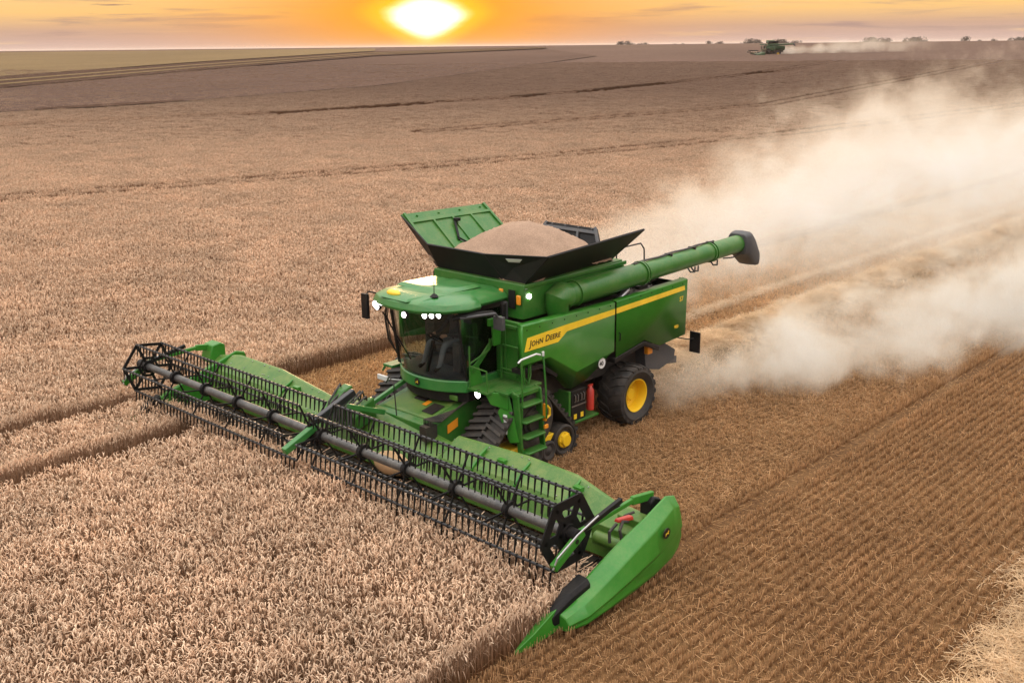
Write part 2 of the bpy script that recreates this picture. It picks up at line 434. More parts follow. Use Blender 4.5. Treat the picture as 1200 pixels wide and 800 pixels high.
# --- side panels
def side_panel(y, yin, sgn):
    front = [(.38, 3.39), (-2.87, 3.335), (-2.87, 2.12), (-1.46, 1.93), (-.53, 2.50), (.42, 2.50)]
    low = [(-2.87, 2.12), (-2.60, 1.80), (-2.15, 1.50), (-1.60, 1.41), (-1.36, 1.50), (-.83, 2.04), (-.30, 2.40), (.42, 2.42)]
    b = MB(); th = .05 * sgn
    A = [(x, y, z) for x, z in front]
    ia = b.add(A); il = b.add([(x, yin if 0 < i < 7 else y - .03 * sgn, z) for i, (x, z) in enumerate(low)])
    b.face([ia + i for i in range(6)])
    b.face((ia + 2, ia + 3, il + 3, il + 2, il + 1, il)); b.face((ia + 3, ia + 4, il + 6, il + 5, il + 4, il + 3)); b.face((ia + 4, ia + 5, il + 7, il + 6))
    # rolled top edge and front return
    t0 = b.add([(.38, y - .16 * sgn, 3.42), (-2.87, y - .16 * sgn, 3.365)]); b.face((ia, ia + 1, t0 + 1, t0))
    r0 = b.add([(.36, y - .14 * sgn, 3.39), (.40, y - .14 * sgn, 2.42)]); b.face((ia, r0, r0 + 1, ia + 5))
    o = P('side_panel', b, 'green_panel', bevel=.012, smooth=10)
    so_ = o.modifiers.new('thickness', 'SOLIDIFY'); so_.thickness = .02; so_.offset = -1
    b = MB()
    A = [(-2.95, 3.335), (-5.93, 3.39), (-5.90, 1.92), (-4.76, 1.86), (-4.1, 2.14), (-2.95, 1.95)]
    ia = b.add([(x, y, z) for x, z in A]); b.face([ia + i for i in range(6)])
    t0 = b.add([(-2.93, y - .16 * sgn, 3.365), (-5.93, y - .16 * sgn, 3.42)]); b.face((ia, ia + 1, t0 + 1, t0))
    r0 = b.add([(-5.99, y - .30 * sgn, 3.39), (-5.96, y - .30 * sgn, 1.95)]); b.face((ia + 1, ia + 2, r0 + 1, r0))
    o2 = P('rear_side_panel', b, 'green_panel', bevel=.012)
    so_ = o2.modifiers.new('thickness', 'SOLIDIFY'); so_.thickness = .02; so_.offset = -1
    b = MB(); pts = [(-2.90, 1.93), (-4.1, 2.11), (-4.76, 1.83), (-4.72, 1.73), (-4.12, 2.0), (-2.90, 1.80)]
    b.prism(pts, 1, y - .24 * sgn, y + .006 * sgn); P('fender_trim', b, 'black_plastic', bevel=.015)
    if sgn < 0: return o, o2
    b = MB(); b.prism([(-.83, 2.02), (-.30, 2.38), (.42, 2.40), (.42, 2.30), (-.27, 2.29), (-.80, 1.95)], 1, y - .3 * sgn, y - .035 * sgn); P('fender_trim', b, 'black_plastic')
    return o, o2
pl, plr = side_panel(1.75, 1.46, 1)
side_panel(my(1.75), my(1.46), -1)
# stripe, lettering, decals on the left flank
Ys = 1.753
b = MB(); b.prism([(.235, 3.10), (.33, 2.80), (-.79, 2.80), (-1.10, 2.985), (-2.87, 3.04), (-2.87, 3.175), (-1.06, 3.145)], 1, Ys - .002, Ys + .006); P('stripe', b, 'stripe_yellow', pl)
b = MB(); b.prism([(-2.93, 3.045), (-5.80, 3.13), (-5.78, 3.245), (-2.93, 3.18)], 1, Ys - .002, Ys + .006); P('stripe', b, 'stripe_yellow', plr)
text_mesh('lettering', 'John Deere', .205, 'letter_black', (.17, Ys + .008, 2.885), (-1, 0, .03), (.0, 0, 1), pl, 1.06, .18, big=True)
text_mesh('lettering', 'S7', .17, 'stripe_yellow', (-5.58, Ys, 2.86), (-1, 0, .02), (0, 0, 1), plr)
text_mesh('lettering', '900', .12, 'stripe_yellow', (-5.38, Ys, 2.17), (-1, 0, .02), (0, 0, 1), plr)
b = MB(); b.lathe([(.13, 0), (.13, .008)], (-2.46, 1.70, 1.90), 1, 24); rnd = P('speed_badge', b, 'white_paint', pl)
text_mesh('lettering', '40', .15, 'letter_black', (-2.36, 1.711, 1.85), (-1, 0, 0), (0, 0, 1), rnd)
bpy.context.view_layer.update()
b = MB()
for x in np.arange(-2.7, .3, .42): b.lathe([(.018, 0), (.014, .008)], (x, 1.749, 3.28 + .0 * x), 1, 8)
parts('fastener', b, 'black_steel', pl)
b = MB()
for x in np.arange(-5.7, -3.0, .45): b.lathe([(.018, 0), (.014, .008)], (x, 1.749, 3.31), 1, 8)
parts('fastener', b, 'black_steel', plr)
b = MB(); b.tube([(-3.05, 1.75, 2.35), (-3.05, 1.79, 2.37), (-3.05, 1.79, 2.53), (-3.05, 1.75, 2.55)], .014, 6); P('handle', b, 'black_steel', plr)
# orange lamp and rear hood
b = MB(); b.box(-4.62, -4.42, 1.50, 1.64, 1.66, 1.86); P('marker_lamp', b, 'orange_plastic', bevel=.02)
b = MB(); b.prism([(-5.95, 3.30), (-6.15, 2.9), (-6.1, 2.2), (-5.5, 1.7), (-5.0, 1.75), (-5.0, 3.3)], 1, -1.95, 1.35); P('rear_hood', b, 'green_paint', bevel=.04)
# straw chopper under the tail
b = MB(); b.prism([(-4.5, 1.85), (-5.2, 1.85), (-5.9, 1.45), (-5.85, 1.2), (-5.2, 1.05), (-4.6, 1.2)], 1, -1.9, 1.45)
for i in range(9): b.plate([(-5.5, -1.7 + i * .36, 1.3), (-6.2, -1.75 + i * .38, 1.18), (-6.2, -1.75 + i * .38, .98), (-5.5, -1.7 + i * .36, 1.05)], .02)
P('straw_chopper', b, 'grey_plastic', bevel=.02)
# rear mud flap / marker board on a rod
b = MB(); b.tube([(-5.7, 1.55, 1.85), (-5.95, 1.8, 1.78), (-6.05, 1.92, 1.8)], .018, 6)
b.box(-6.10, -6.06, 1.78, 2.10, 1.42, 1.98); P('warning_board', b, 'black_plastic', bevel=.01)

# --- tank body, front bulkhead
b = MB(); b.prism([(-.22, 3.32), (-3.95, 3.32), (-3.85, 4.16), (-.30, 4.10)], 1, my(1.2), 1.2)
b.box(-3.98, -.24, 1.2, 1.24, 4.02, 4.12)
tank = P('grain_tank', b, 'green_paint', bevel=.03)
b = MB(); b.box(-.219, -.20, .78, .98, 3.55, 3.97); P('vent', b, 'black_plastic', tank)
for y0_, z0_ in ((.50, 3.74), (1.04, 3.66)):
    b = MB(); b.box(-.22, -.17, y0_, y0_ + .12, z0_, z0_ + .22); P('marker_lamp', b, 'orange_plastic', tank, bevel=.02)
b = MB(); b.lathe([(.055, 0), (.06, .03)], (-.42, 1.20, 3.84), 1, 16); P('work_lamp', b, 'lamp_lit', tank)
# flaps
def flap(pts, mat, ribs, name='tank_flap', th=.05, inner=1):
    b = MB(); b.plate(pts, th); p = [Vector(q) for q in pts]
    nm = (p[1] - p[0]).cross(p[3] - p[0]).normalized() * inner
    b.cur = 1 if isinstance(mat, list) else 0
    for k in ribs:
        a = p[0].lerp(p[1], k) + nm * (th / 2 + .03); c = p[3].lerp(p[2], k) + nm * (th / 2 + .03)
        a2 = a.lerp(c, .1); c2 = a.lerp(c, .80); b.bar(a2, c2, .06, .07, nm)
    if ribs:
        a = p[0].lerp(p[3], .82) + nm * (th / 2 + .02); c = p[1].lerp(p[2], .82) + nm * (th / 2 + .02)
        b.bar(a.lerp(c, .02), a.lerp(c, .98), .09, .06, nm)
        a = p[0].lerp(p[3], .1) + nm * (th / 2 + .02); c = p[1].lerp(p[2], .1) + nm * (th / 2 + .02)
        b.bar(a.lerp(c, .03), a.lerp(c, .97), .07, .06, nm)
        for e in (.03, .97):
            a = p[0].lerp(p[1], e) + nm * (th / 2 + .02); c = p[3].lerp(p[2], e) + nm * (th / 2 + .02); b.bar(a, c, .08, .06, nm)
        for e in (.15, .4, .65, .9):
            q = p[3].lerp(p[2], e) * .93 + p[0].lerp(p[1], e) * .07 + nm * (th / 2 + .01); b.sphere(q, .035, 8, 6)
    return P(name, b, mat, tank, bevel=.008)
rf = flap([(-.45, -1.85, 4.12), (-3.5, -1.85, 4.16), (-3.30, -3.02, 5.20), (-.58, -3.28, 5.20)], 'green_paint', (.28, .5, .72))
b = MB(); b.bar((-1.6, -2.25, 4.56), (-1.9, -2.72, 4.98), .05, .05); b.box(-2.0, -1.86, -2.72, -2.6, 4.95, 5.03); b.bar((-2.0, -1.9, 4.3), (-1.6, -2.3, 4.62), .04, .04); P('flap_strut', b, 'black_steel', tank)
flap([(-.40, 1.10, 4.12), (-3.60, 1.02, 4.16), (-3.95, 1.78, 4.96), (-.27, 1.92, 4.85)], 'black_steel', ())
flap([(-.42, -1.75, 4.12), (-.42, .42, 4.12), (-.17, .06, 4.70), (-.17, -1.86, 4.70)], 'black_steel', ())
flap([(-3.5, -1.72, 4.16), (-3.5, .9, 4.16), (-3.98, .30, 4.80), (-4.0, -1.42, 4.80)], ['black_steel', 'grey_plastic'], (.33, .66), inner=1)
b = MB(); cq = [(-.42, .42, 4.12), (-.40, 1.10, 4.12), (-.27, 1.92, 4.85), (-.17, .06, 4.70)]; cm = (-.42, .76, 4.44)
for k in range(4): b.plate([cq[k], cq[(k + 1) % 4], cm], .02)
P('corner_canvas', b, 'black_plastic', tank)
b = MB(); b.plate([(-.42, -1.75, 4.12), (-.45, -1.85, 4.12), (-.58, -3.28, 5.20), (-.50, -2.9, 5.05), (-.17, -1.86, 4.70)], .03); P('corner_canvas', b, 'black_plastic', tank)
b = MB()
L_, Q_, M_ = Vector((-.27, 1.92, 4.85)), Vector((-.17, .06, 4.70)), Vector(cm); wn = (L_ - M_).cross(Q_ - M_).normalized()
if wn.x < 0: wn = -wn
b.plate([L_ * p + Q_ * q + M_ * r + wn * .03 for p, q, r in ((.24, .52, .24), (.50, .26, .24), (.34, .16, .50), (.16, .34, .50))], .01); P('tank_window', b, 'white_paint', tank, bevel=.004)

# --- unloading auger folded along the left side
b = MB()
ax0, ax1 = Vector((-1.25, 1.42, 3.70)), Vector((-8.75, 1.50, 3.90))
b.tube([(-1.22, 1.40, 3.30), (-1.16, 1.40, 3.52), (-1.16, 1.42, 3.68), (-1.28, 1.42, 3.72), (-1.45, 1.42, 3.71)], [.25, .28, .32, .33, .30], 20)
b.tube([ax0.lerp(ax1, .02), ax0.lerp(ax1, .40)], .275, 24)
b.tube([ax0.lerp(ax1, .40), ax0.lerp(ax1, 1.0)], .245, 24)
for k, r_ in ((.06, .31), (.395, .31), (.41, .29), (.80, .275), (.815, .275)):
    b.tube([ax0.lerp(ax1, k), ax0.lerp(ax1, k + .006)], r_, 24)
aug = P('unloading_auger', b, 'green_paint')
b = MB()
secs = []
for x, zc, hy, hz in ((-8.66, 3.90, .29, .29), (-8.80, 3.90, .33, .33), (-8.95, 3.84, .34, .40), (-9.18, 3.64, .32, .40), (-9.42, 3.42, .30, .22), (-9.46, 3.40, .26, .17)):
    secs.append([(x, 1.5 + hy * math.copysign(abs(math.cos(a)) ** .45, math.cos(a)), zc + hz * math.copysign(abs(math.sin(a)) ** .45, math.sin(a))) for a in np.linspace(0, 2 * math.pi, 17)[:-1]])
b.loft(secs); P('spout_boot', b, 'grey_plastic', aug, bevel=.02)
b = MB()
hs = [ax0.lerp(ax1, k) + Vector((0, -.06 + .03 * math.sin(k * 40), .27 if k < .4 else .265)) for k in np.linspace(.36, .84, 26)]
b.tube(hs, .022, 6); b.tube([p + Vector((0, .07, .012)) for p in hs[:-4]], .018, 6)
for k in (.40, .56, .70, .81): q = ax0.lerp(ax1, k); b.bar(q + Vector((0, -.12, .25)), q + Vector((0, .1, .26)), .05, .07)
for k in (.66, .68, .80): q = ax0.lerp(ax1, k); b.tube([q + Vector((.1, .15, -.2)), q + Vector((.05, .2, -.3)), q + Vector((-.15, .2, -.33)), q + Vector((-.25, .14, -.22))], .022, 6)
b.tube([ax0.lerp(ax1, .88) + Vector((0, .1, -.25)), ax0.lerp(ax1, .94) + Vector((0, .12, -.3)), ax0.lerp(ax1, .985) + Vector((0, .1, -.27))], .02, 6)
P('hydraulic_hose', b, 'hose_rubber', aug)

# --- engine deck clutter between tank and panels
b = MB(); rs = random.Random(3)
b.box(-5.85, -.6, 1.22, 1.58, 3.02, 3.16); b.box(-5.9, -4.0, -1.9, 1.4, 3.1, 3.30)
for i in range(46):
    x = rs.uniform(-5.7, -1.0); y = rs.uniform(1.25, 1.52); z = 3.12
    if rs.random() < .5: w, h = rs.uniform(.06, .25), rs.uniform(.06, .2); b.box(x, x + w, y - .05, y + .07, z, z + h)
    else: b.tube([(x, y, z), (x + .1, y, z + rs.uniform(.1, .22)), (x + rs.uniform(.2, .5), y + rs.uniform(-.1, .1), z + .12)], rs.uniform(.015, .045), 7)
for i in range(40):
    x = rs.uniform(-5.7, -4.1); y = rs.uniform(-1.6, 1.3); w, h = rs.uniform(.1, .4), rs.uniform(.05, .22); b.box(x - w / 2, x + w / 2, y - w / 3, y + w / 3, 3.28, 3.3 + h)
P('engine_bay', b, 'engine_dark', bevel=.012)
b = MB(); b.tube([(-3.4, 1.40, 3.2), (-3.75, 1.42, 3.42), (-3.9, 1.3, 3.45)], .09, 12); b.tube([(-5.2, .9, 3.35), (-5.2, .9, 3.62)], .09, 12); parts('air_pipe', b, 'bare_steel', comb)
b = MB(); b.prism([(-3.98, 3.3), (-3.98, 4.0), (-4.25, 3.98), (-4.7, 3.6), (-4.7, 3.3)], 1, -1.8, .9); P('engine_hood', b, 'green_paint', bevel=.05)
b = MB(); b.tube([(-4.0, .9, 4.0), (-4.0, .9, 4.36), (-5.0, .9, 4.36), (-5.15, .9, 4.2), (-5.2, .9, 3.4)], .022, 6); P('handrail', b, 'black_steel')

# --- wheels
def wheel(c, sgn, r, w, rr, name='rear_wheel', parent=comb):
    t = MB(); h = w / 2
    prof = [(rr, -h * .72), (rr + .05, -h * .80), (r * .80, -h), (r * .93, -h * .93), (r * .965, -h * .78), (r * .975, 0), (r * .965, h * .78), (r * .93, h * .93), (r * .80, h), (rr + .05, h * .80), (rr, h * .72)]
    t.lathe(prof, c, 1, 44, closed=True)
    nl = 20
    for i in range(nl):
        for s_ in (-1, 1):
            a0 = 2 * math.pi * (i + (.5 if s_ > 0 else 0)) / nl; p = []
            for k, (yy, da, rad) in enumerate(((.02, 0, r), (.55, .13, r), (1.0, .20, r * .94))):
                for e in (-.045, .045):
                    for q in (rad - .055, rad + .012):
                        a = a0 + da + e / r * (1.0 if k < 2 else 1.2); p.append((c[0] + q * math.cos(a), c[1] + s_ * yy * h, c[2] + q * math.sin(a)))
            for k in (0, 1):
                q = p[k * 4:k * 4 + 8]; t.hexa([q[0], q[2], q[6], q[4], q[1], q[3], q[7], q[5]])
    o = P(name, MB().lathe([(.10, -h * .5), (.16, -h * .4), (.16, sgn * h * .3)], c, 1, 20), 'yellow_paint', parent)
    P('tyre', t, 'rubber', o)
    b = MB(); s = sgn
    b.lathe([(rr * 1.02, s * h * .70), (rr * 1.07, s * h * .84), (rr * 1.0, s * h * .82), (rr * .93, s * h * .60), (rr * .90, s * h * .12), (rr * .62, s * h * .05), (rr * .58, s * h * .16), (rr * .36, s * h * .20), (rr * .32, s * h * .36), (.02, s * h * .38)], c, 1, 36, caps=False)
    for i in range(10):
        a = 2 * math.pi * i / 10; b.sphere((c[0] + rr * .48 * math.cos(a), c[1] + s * h * .2, c[2] + rr * .48 * math.sin(a)), .03, 6, 5)
    P('rim', b, 'yellow_paint', o)
    return o
wheel((-3.78, 1.47, .77), 1, .77, .76, .40)
wheel((-3.78, my(1.47), .77), -1, .77, .76, .40)

# --- front tracks
def track(ya, yb, sgn):
    xc = .12; cx = [(xc + .0, 1.16, .66), (xc - 1.05, .42, .38), (xc + 1.10, .42, .38)]          # drive wheel, rear idler, front idler
    def hull(off):
        pts = []
        for (x, z, r_), (a0, a1) in zip((cx[0], cx[1], cx[2]), ((38, 142), (142, 270), (270, 398))):
            for a in np.linspace(R(a0), R(a1), 14): pts.append((x + (r_ + off) * math.cos(a), z + (r_ + off) * math.sin(a)))
        return pts
    out_, inn = hull(.045), hull(0.0); n = len(out_); b = MB()
    io = [b.add([(x, y, z) for x, z in out_]) for y in (ya, yb)]; ii = [b.add([(x, y, z) for x, z in inn]) for y in (ya, yb)]
    for j in range(n):
        k = (j + 1) % n
        b.face((io[0] + j, io[0] + k, io[1] + k, io[1] + j)); b.face((ii[0] + j, ii[1] + j, ii[1] + k, ii[0] + k))
        for q in (0, 1): b.face((io[q] + j, ii[q] + j, ii[q] + k, io[q] + k))
    # chevron lugs along the belt
    P2 = np.array(out_); seg = np.linalg.norm(np.roll(P2, -1, 0) - P2, axis=1); cum = np.concatenate([[0], np.cumsum(seg)]); L = cum[-1]
    def at(s):
        s %= L; j = int(np.searchsorted(cum, s, 'right') - 1); f = (s - cum[j]) / seg[j]; p = P2[j] * (1 - f) + P2[(j + 1) % n] * f
        tg = (P2[(j + 1) % n] - P2[j]) / seg[j]; return p, np.array((tg[1], -tg[0]))
    ym = (ya + yb) / 2; h = (yb - ya) / 2; nl = int(L / .185)
    for i in range(nl):
        for s_ in (-1, 1):
            s0 = L * (i + (.5 if s_ > 0 else 0)) / nl; pr = []
            for yy, ds in ((-.05, -.10), (.5, -.02), (1.0, .055)):
                for e in (-.036, .036):
                    p, nn = at(s0 - ds + e)
                    for q in (-.01, .085): pr.append((p[0] + nn[0] * q, ym + s_ * yy * h, p[1] + nn[1] * q))
            for k in (0, 1):
                q = pr[k * 4:k * 4 + 8]; b.hexa([q[0], q[2], q[6], q[4], q[1], q[3], q[7], q[5]])
    o = P('track', b, 'rubber')
    ye = yb if sgn > 0 else ya
    for nme, (x, z, r_) in (('drive_wheel', cx[0]), ('idler', cx[1]), ('idler', cx[2])):
        big = nme == 'drive_wheel'
        b = MB(); b.lathe([(r_ - .01, sgn * -.5 * 0 + (-.30 * sgn)), (r_ - .01, .0), (r_ * .86, .02 * sgn), (r_ * .72, .0), (r_ * .70, -.04 * sgn), (.05, -.02 * sgn)], (x, ye - .015 * sgn, z), 1, 32)
        w_ = P(nme, b, 'rubber' if not big else 'engine_dark', o)
        b = MB(); b.lathe([(r_ * .52, -.06 * sgn), (r_ * .50, .01 * sgn), (r_ * .40, .02 * sgn), (r_ * .36, .09 * sgn), (.02, .10 * sgn)], (x, ye - .015 * sgn, z), 1, 24)
        for i in range(8): a = i * math.pi / 4; b.sphere((x + r_ * .44 * math.cos(a), ye + .01 * sgn, z + r_ * .44 * math.sin(a)), .022, 6, 5)
        P('hub', b, 'engine_dark' if big else 'yellow_paint', o)
    for x in (xc - .50, xc - .06, xc + .42):
        b = MB(); b.lathe([(.24, -.3 * sgn), (.25, 0), (.20, .02 * sgn), (.12, -.01 * sgn), (.02, .03 * sgn)], (x, ye - .01 * sgn, .30), 1, 24); P('roller', b, 'rubber', o)
    b = MB(); b.prism([(xc - .75, .66), (xc + .8, .66), (xc + .65, .52), (xc - .62, .50)], 1, ye - .55 * sgn, ye - .06 * sgn); b.bar((xc, ye - .25 * sgn, .6), (xc, ye - .25 * sgn, 1.1), .25, .25)
    P('undercarriage', b, 'yellow_paint', o, bevel=.02)
    return o
track(.82, 1.85, 1); track(my(1.85), my(.82), -1)

# --- battery box, extinguisher
b = MB(); b.box(-2.62, -1.45, 1.0, 1.5, .50, .56); b.box(-1.58, -1.5, 1.0, 1.48, .56, 1.36); st_ = P('side_shelf', b, 'green_paint', bevel=.01)
b = MB(); b.box(-2.15, -1.62, 1.05, 1.47, .57, 1.34); bx = P('battery_box', b, 'black_plastic', bevel=.02)
b = MB()
for x in (-1.72, -1.95):
    b.tube([(x, 1.475, 1.05), (x, 1.51, 1.06), (x, 1.51, 1.22), (x, 1.475, 1.23)], .014, 6); b.tube([(x - .1, 1.475, 1.05), (x - .1, 1.51, 1.06), (x - .1, 1.51, 1.22), (x - .1, 1.475, 1.23)], .014, 6)
b.box(-2.15, -1.62, 1.472, 1.485, .94, .965); parts('latch', b, 'bare_steel', bx)
b = MB(); b.box(-1.80, -1.70, 1.472, 1.482, .62, .74); b.box(-2.05, -1.95, 1.472, 1.482, .62, .74); parts('warning_label', b, 'stripe_yellow', bx)
b = MB(); b.tube([(-2.38, 1.42, .68), (-2.38, 1.42, .70), (-2.38, 1.42, 1.18), (-2.38, 1.42, 1.24), (-2.38, 1.42, 1.30)], [.08, .095, .095, .06, .03], 16); b.box(-2.46, -2.30, 1.40, 1.44, 1.28, 1.33); P('fire_extinguisher', b, 'red_paint')

# --- cab
def arc(xf, xs, ya, yb, n=13, p=2.2):
    """bowed front edge between the two front pillars"""
    q = []
    for k in np.linspace(-1, 1, n): q.append((xf - (xf - xs) * abs(k) ** p, (ya + yb) / 2 + k * (yb - ya) / 2))
    return q
YC0, YC1 = -1.42, .80
cabE = empty('cab', ORG); cabE.parent = comb; cabE.location = (0, 0, 0)
bot = arc(1.62, 1.18, YC0, YC1); top = arc(1.82, 1.42, YC0 + .02, YC1 - .02)
b = MB(); b.loft([[(x + .03, y * 1.0, z) for x, y in arc(1.62, 1.16, YC0 - .02, YC1 + .02)] + [(-.1, YC1 + .02, z), (-.1, YC0 - .02, z)] for z in (1.86, 2.14)])
cb = P('cab_base', b, 'green_roof', cabE, bevel=.03)
b = MB(); b.loft([[(x - .08, y, z) for x, y in arc(1.60, 1.16, YC0 + .05, YC1 - .05)] + [(-.1, YC1 - .05, z), (-.1, YC0 + .05, z)] for z in (1.62, 1.855)]); P('cab_underside', b, 'black_plastic', cabE)
b = MB(); b.lathe([(.085, 0), (.085, .012), (.07, .016)], (1.655, -.31, 2.01), 0, 20); em = P('emblem', b, 'letter_black', cabE)
def deer(c, s, ax, up, nrm_, parent):
    """leaping deer mark"""
    pts = [(-.9, -.1), (-.55, .22), (0, .25), (.35, .4), (.5, .7), (.2, .95), (.55, .85), (.75, 1.0), (.7, .72), (1.0, .55), (.75, .5), (.6, .2), (.8, -.2), (1.05, -.35), (.7, -.35), (.35, -.05), (-.2, -.05), (-.55, -.2), (-.95, -.75), (-.75, -.2)]
    ax = Vector(ax); up = Vector(up); b = MB(); b.plate([Vector(c) + ax * p * s + up * q * s for p, q in pts], .006); return P('deer_mark', b, 'stripe_yellow', parent)
deer((1.676, -.31, 2.0), .045, (0, 1, 0), (0, 0, 1), None, cabE)
b = MB(); b.loft([[(x, y, 2.16) for x, y in bot], [(x, y, 3.66) for x, y in top]], closed=False)
P('windscreen', b, 'glass_tint', cabE)
b = MB(); b.plate([(1.14, YC1, 2.18), (.05, YC1, 2.18), (-.02, YC1 - .02, 3.64), (1.36, YC1 - .02, 3.64)], .008); P('cab_door', b, 'glass_tint', cabE)
b = MB(); b.plate([(1.14, YC0, 2.18), (.05, YC0, 2.18), (-.02, YC0 + .02, 3.64), (1.36, YC0 + .02, 3.64)], .008); P('side_window', b, 'glass_tint', cabE)
for y, e in ((YC1 + .005, -.02), (YC0 - .005, .02)):
    b = MB(); pw_ = .045 if y > 0 else .09; b.bar((1.18, y, 2.14), (1.42, y + e, 3.68), pw_, pw_, (1, 0, 0)); P('pillar', b, 'black_plastic', cabE, bevel=.015)
    b = MB(); b.bar((.05, y, 2.14), (-.02, y + e, 3.68), .10, .12, (1, 0, 0)); P('pillar', b, 'black_plastic', cabE, bevel=.015)
b = MB(); b.box(-.16, -.06, YC0 - .1, YC1, 2.1, 3.7); b.box(-.16, .02, .50, YC1 + .02, 2.2, 3.0); P('rear_wall', b, 'grey_plastic', cabE)
b = MB(); b.loft([[(x - .06, y * .97 - .01, z) for x, y in bot] + [(-.05, YC1 - .06, z), (-.05, YC0 + .06, z)] for z in (2.12, 2.165)]); P('floor_mat', b, 'cab_mat', cabE)
# roof
def roof_out(g, z, nose=0.0):
    q = [(2.20 + g + nose, -.90), (2.26 + g + nose, -.35), (2.16 + g + nose, .30), (1.76 + g, .82 + g), (1.25 + g, 1.02 + g), (.85, .98 + g), (.75, .80 + g), (-.25, .74 + g), (-.25, -1.50 - g), (.9, -1.62 - g), (1.65 + g, -1.55 - g), (2.0 + g, -1.32 - g)]
    return [(x, y, z + (.05 * (x - 1.0) if z > 3.9 else .02 * (x - 1))) for x, y in q]
b = MB(); b.loft([roof_out(-.22, 3.70), roof_out(-.04, 3.74), roof_out(0, 3.80), roof_out(-.05, 3.905), roof_out(-.14, 3.96), roof_out(-.50, 4.02)])
roof = P('cab_roof', b, 'green_roof', cabE, bevel=.015)
b = MB(); b.hexa([(1.70, -.95, 4.0), (2.20, -.85, 3.985), (2.20, .05, 3.985), (1.70, .15, 4.0), (1.75, -.9, 4.06), (2.1, -.8, 4.045), (2.1, 0, 4.045), (1.75, .1, 4.06)])
b.hexa([(.1, -1.35, 4.0), (1.3, -1.35, 4.02), (1.3, .25, 4.02), (.1, .25, 4.0), (.2, -1.25, 4.07), (1.2, -1.25, 4.09), (1.2, .15, 4.09), (.2, .15, 4.07)])
P('roof_ridge', b, 'green_roof', cabE, bevel=.02)
b = MB(); b.sphere((1.98, -.62, 4.06), .16, 18, 10, (.7, 1.25, .55)); P('satellite_receiver', b, 'stripe_yellow', cabE)
b = MB(); b.tube([(1.60, .28, 4.05), (1.60, .28, 4.10), (1.60, .28, 4.12)], [.10, .05, .02], 12); b.tube([(1.60, .28, 4.1), (1.58, .27, 4.62)], .011, 6); P('antenna', b, 'black_plastic', cabE)
lamps = []
for x, y, s in ((2.20, -.02, .065), (1.95, .36, .065), (1.85, .47, .065), (1.74, .58, .065), (2.10, -1.05, .07), (1.98, -1.26, .07)):
    b = MB(); b.lathe([(s * 1.25, -.05), (s * 1.3, 0.02)], (x, y, 3.715), 0, 16); h_ = P('headlight', b, 'black_plastic', cabE)
    b = MB(); b.lathe([(s * 1.0, .021), (s * .9, .035), (s * .5, .05)], (x, y, 3.715), 0, 16); P('lens', b, 'lamp_lit', h_)
# mirrors
b = MB(); b.tube([(1.65, -1.52, 3.85), (1.86, -1.64, 3.92), (1.92, -1.68, 3.85)], .02, 6); b.box(1.90, 1.98, -1.78, -1.58, 3.30, 3.88); P('mirror', b, 'black_plastic', cabE, bevel=.02)
b = MB(); b.tube([(1.40, .86, 3.62), (1.1, 1.10, 3.66), (.7, 1.24, 3.66), (.62, 1.24, 3.55)], .035, 8); b.box(.55, .65, 1.12, 1.40, 3.28, 3.58); P('mirror', b, 'grey_plastic', cabE, bevel=.03)
b = MB(); b.tube([(1.48, .72, 3.60), (1.30, .92, 3.66), (.9, 1.0, 3.66), (.55, 1.0, 3.62), (.48, 1.0, 3.45)], .05, 10); P('grab_rail', b, 'black_plastic', cabE)
b = MB(); b.prism([(.72, 3.50), (.30, 3.50), (.36, 2.86), (.56, 2.86), (.60, 3.32), (.72, 3.34)], 1, 1.0, 1.06); P('exhaust_shield', b, 'green_panel', cabE, bevel=.01)
# interior: seat, console, steering column, wheel
b = MB(); b.box(.25, .78, -.62, -.02, 2.50, 2.66); b.box(.12, .28, -.60, -.04, 2.62, 3.30); b.box(.3, .7, -.5, -.12, 2.16, 2.5); b.box(.14, .26, -.47, -.17, 3.32, 3.50); P('driver_seat', b, 'seat_fabric', cabE, bevel=.05)
b = MB(); b.box(.25, .95, .10, .34, 2.16, 2.86); b.box(.15, .7, .42, .72, 2.16, 2.52); P('control_console', b, 'grey_plastic', cabE, bevel=.04)
b = MB(); b.bar((1.34, -.32, 2.16), (1.12, -.32, 2.86), .08, .09); P('steering_column', b, 'black_plastic', cabE, bevel=.03)
b = MB(); cw = Vector((1.08, -.32, 2.92)); ux_ = Vector((0, 1, 0)); uy_ = Vector((.75, 0, .66)).normalized()
b.tube([cw + (ux_ * math.cos(a) + uy_ * math.sin(a)) * .2 for a in np.linspace(0, 2 * math.pi, 25)[:-1]], .018, 8, closed=True)
for a in (math.pi / 2, math.pi * 1.17, math.pi * 1.83): b.tube([cw, cw + (ux_ * math.cos(a) + uy_ * math.sin(a)) * .2], .015, 6)
P('steering_wheel', b, 'black_plastic', cabE)
b = MB(); b.box(.98, 1.03, .44, .70, 2.9, 3.12); b.tube([(.9, .45, 2.6), (1.0, .55, 2.95)], .02, 6); P('monitor', b, 'black_plastic', cabE, bevel=.01)
b = MB(); b.bar((1.80, -1.25, 3.5), (1.55, -.62, 2.45), .02, .03); b.bar((1.78, -1.2, 3.5), (1.60, -.9, 2.7), .015, .02); P('wiper', b, 'black_plastic', cabE)
b = MB()
for dy in (0, .05, .09): b.tube([(1.42, YC0 - .06 - dy, 3.6), (1.40, YC0 - .16 - dy, 3.2), (1.34, YC0 - .14 - dy, 2.7), (1.2, YC0 - .06, 2.3)], .014, 6)
P('cable', b, 'hose_rubber', cabE)
b = MB(); b.box(1.0, 1.45, -1.75, -1.42, 2.04, 2.10); b.tube([(1.3, -1.8, 2.05), (1.3, -1.95, 1.85)], .03, 6); P('side_step', b, 'green_roof', cabE, bevel=.01)
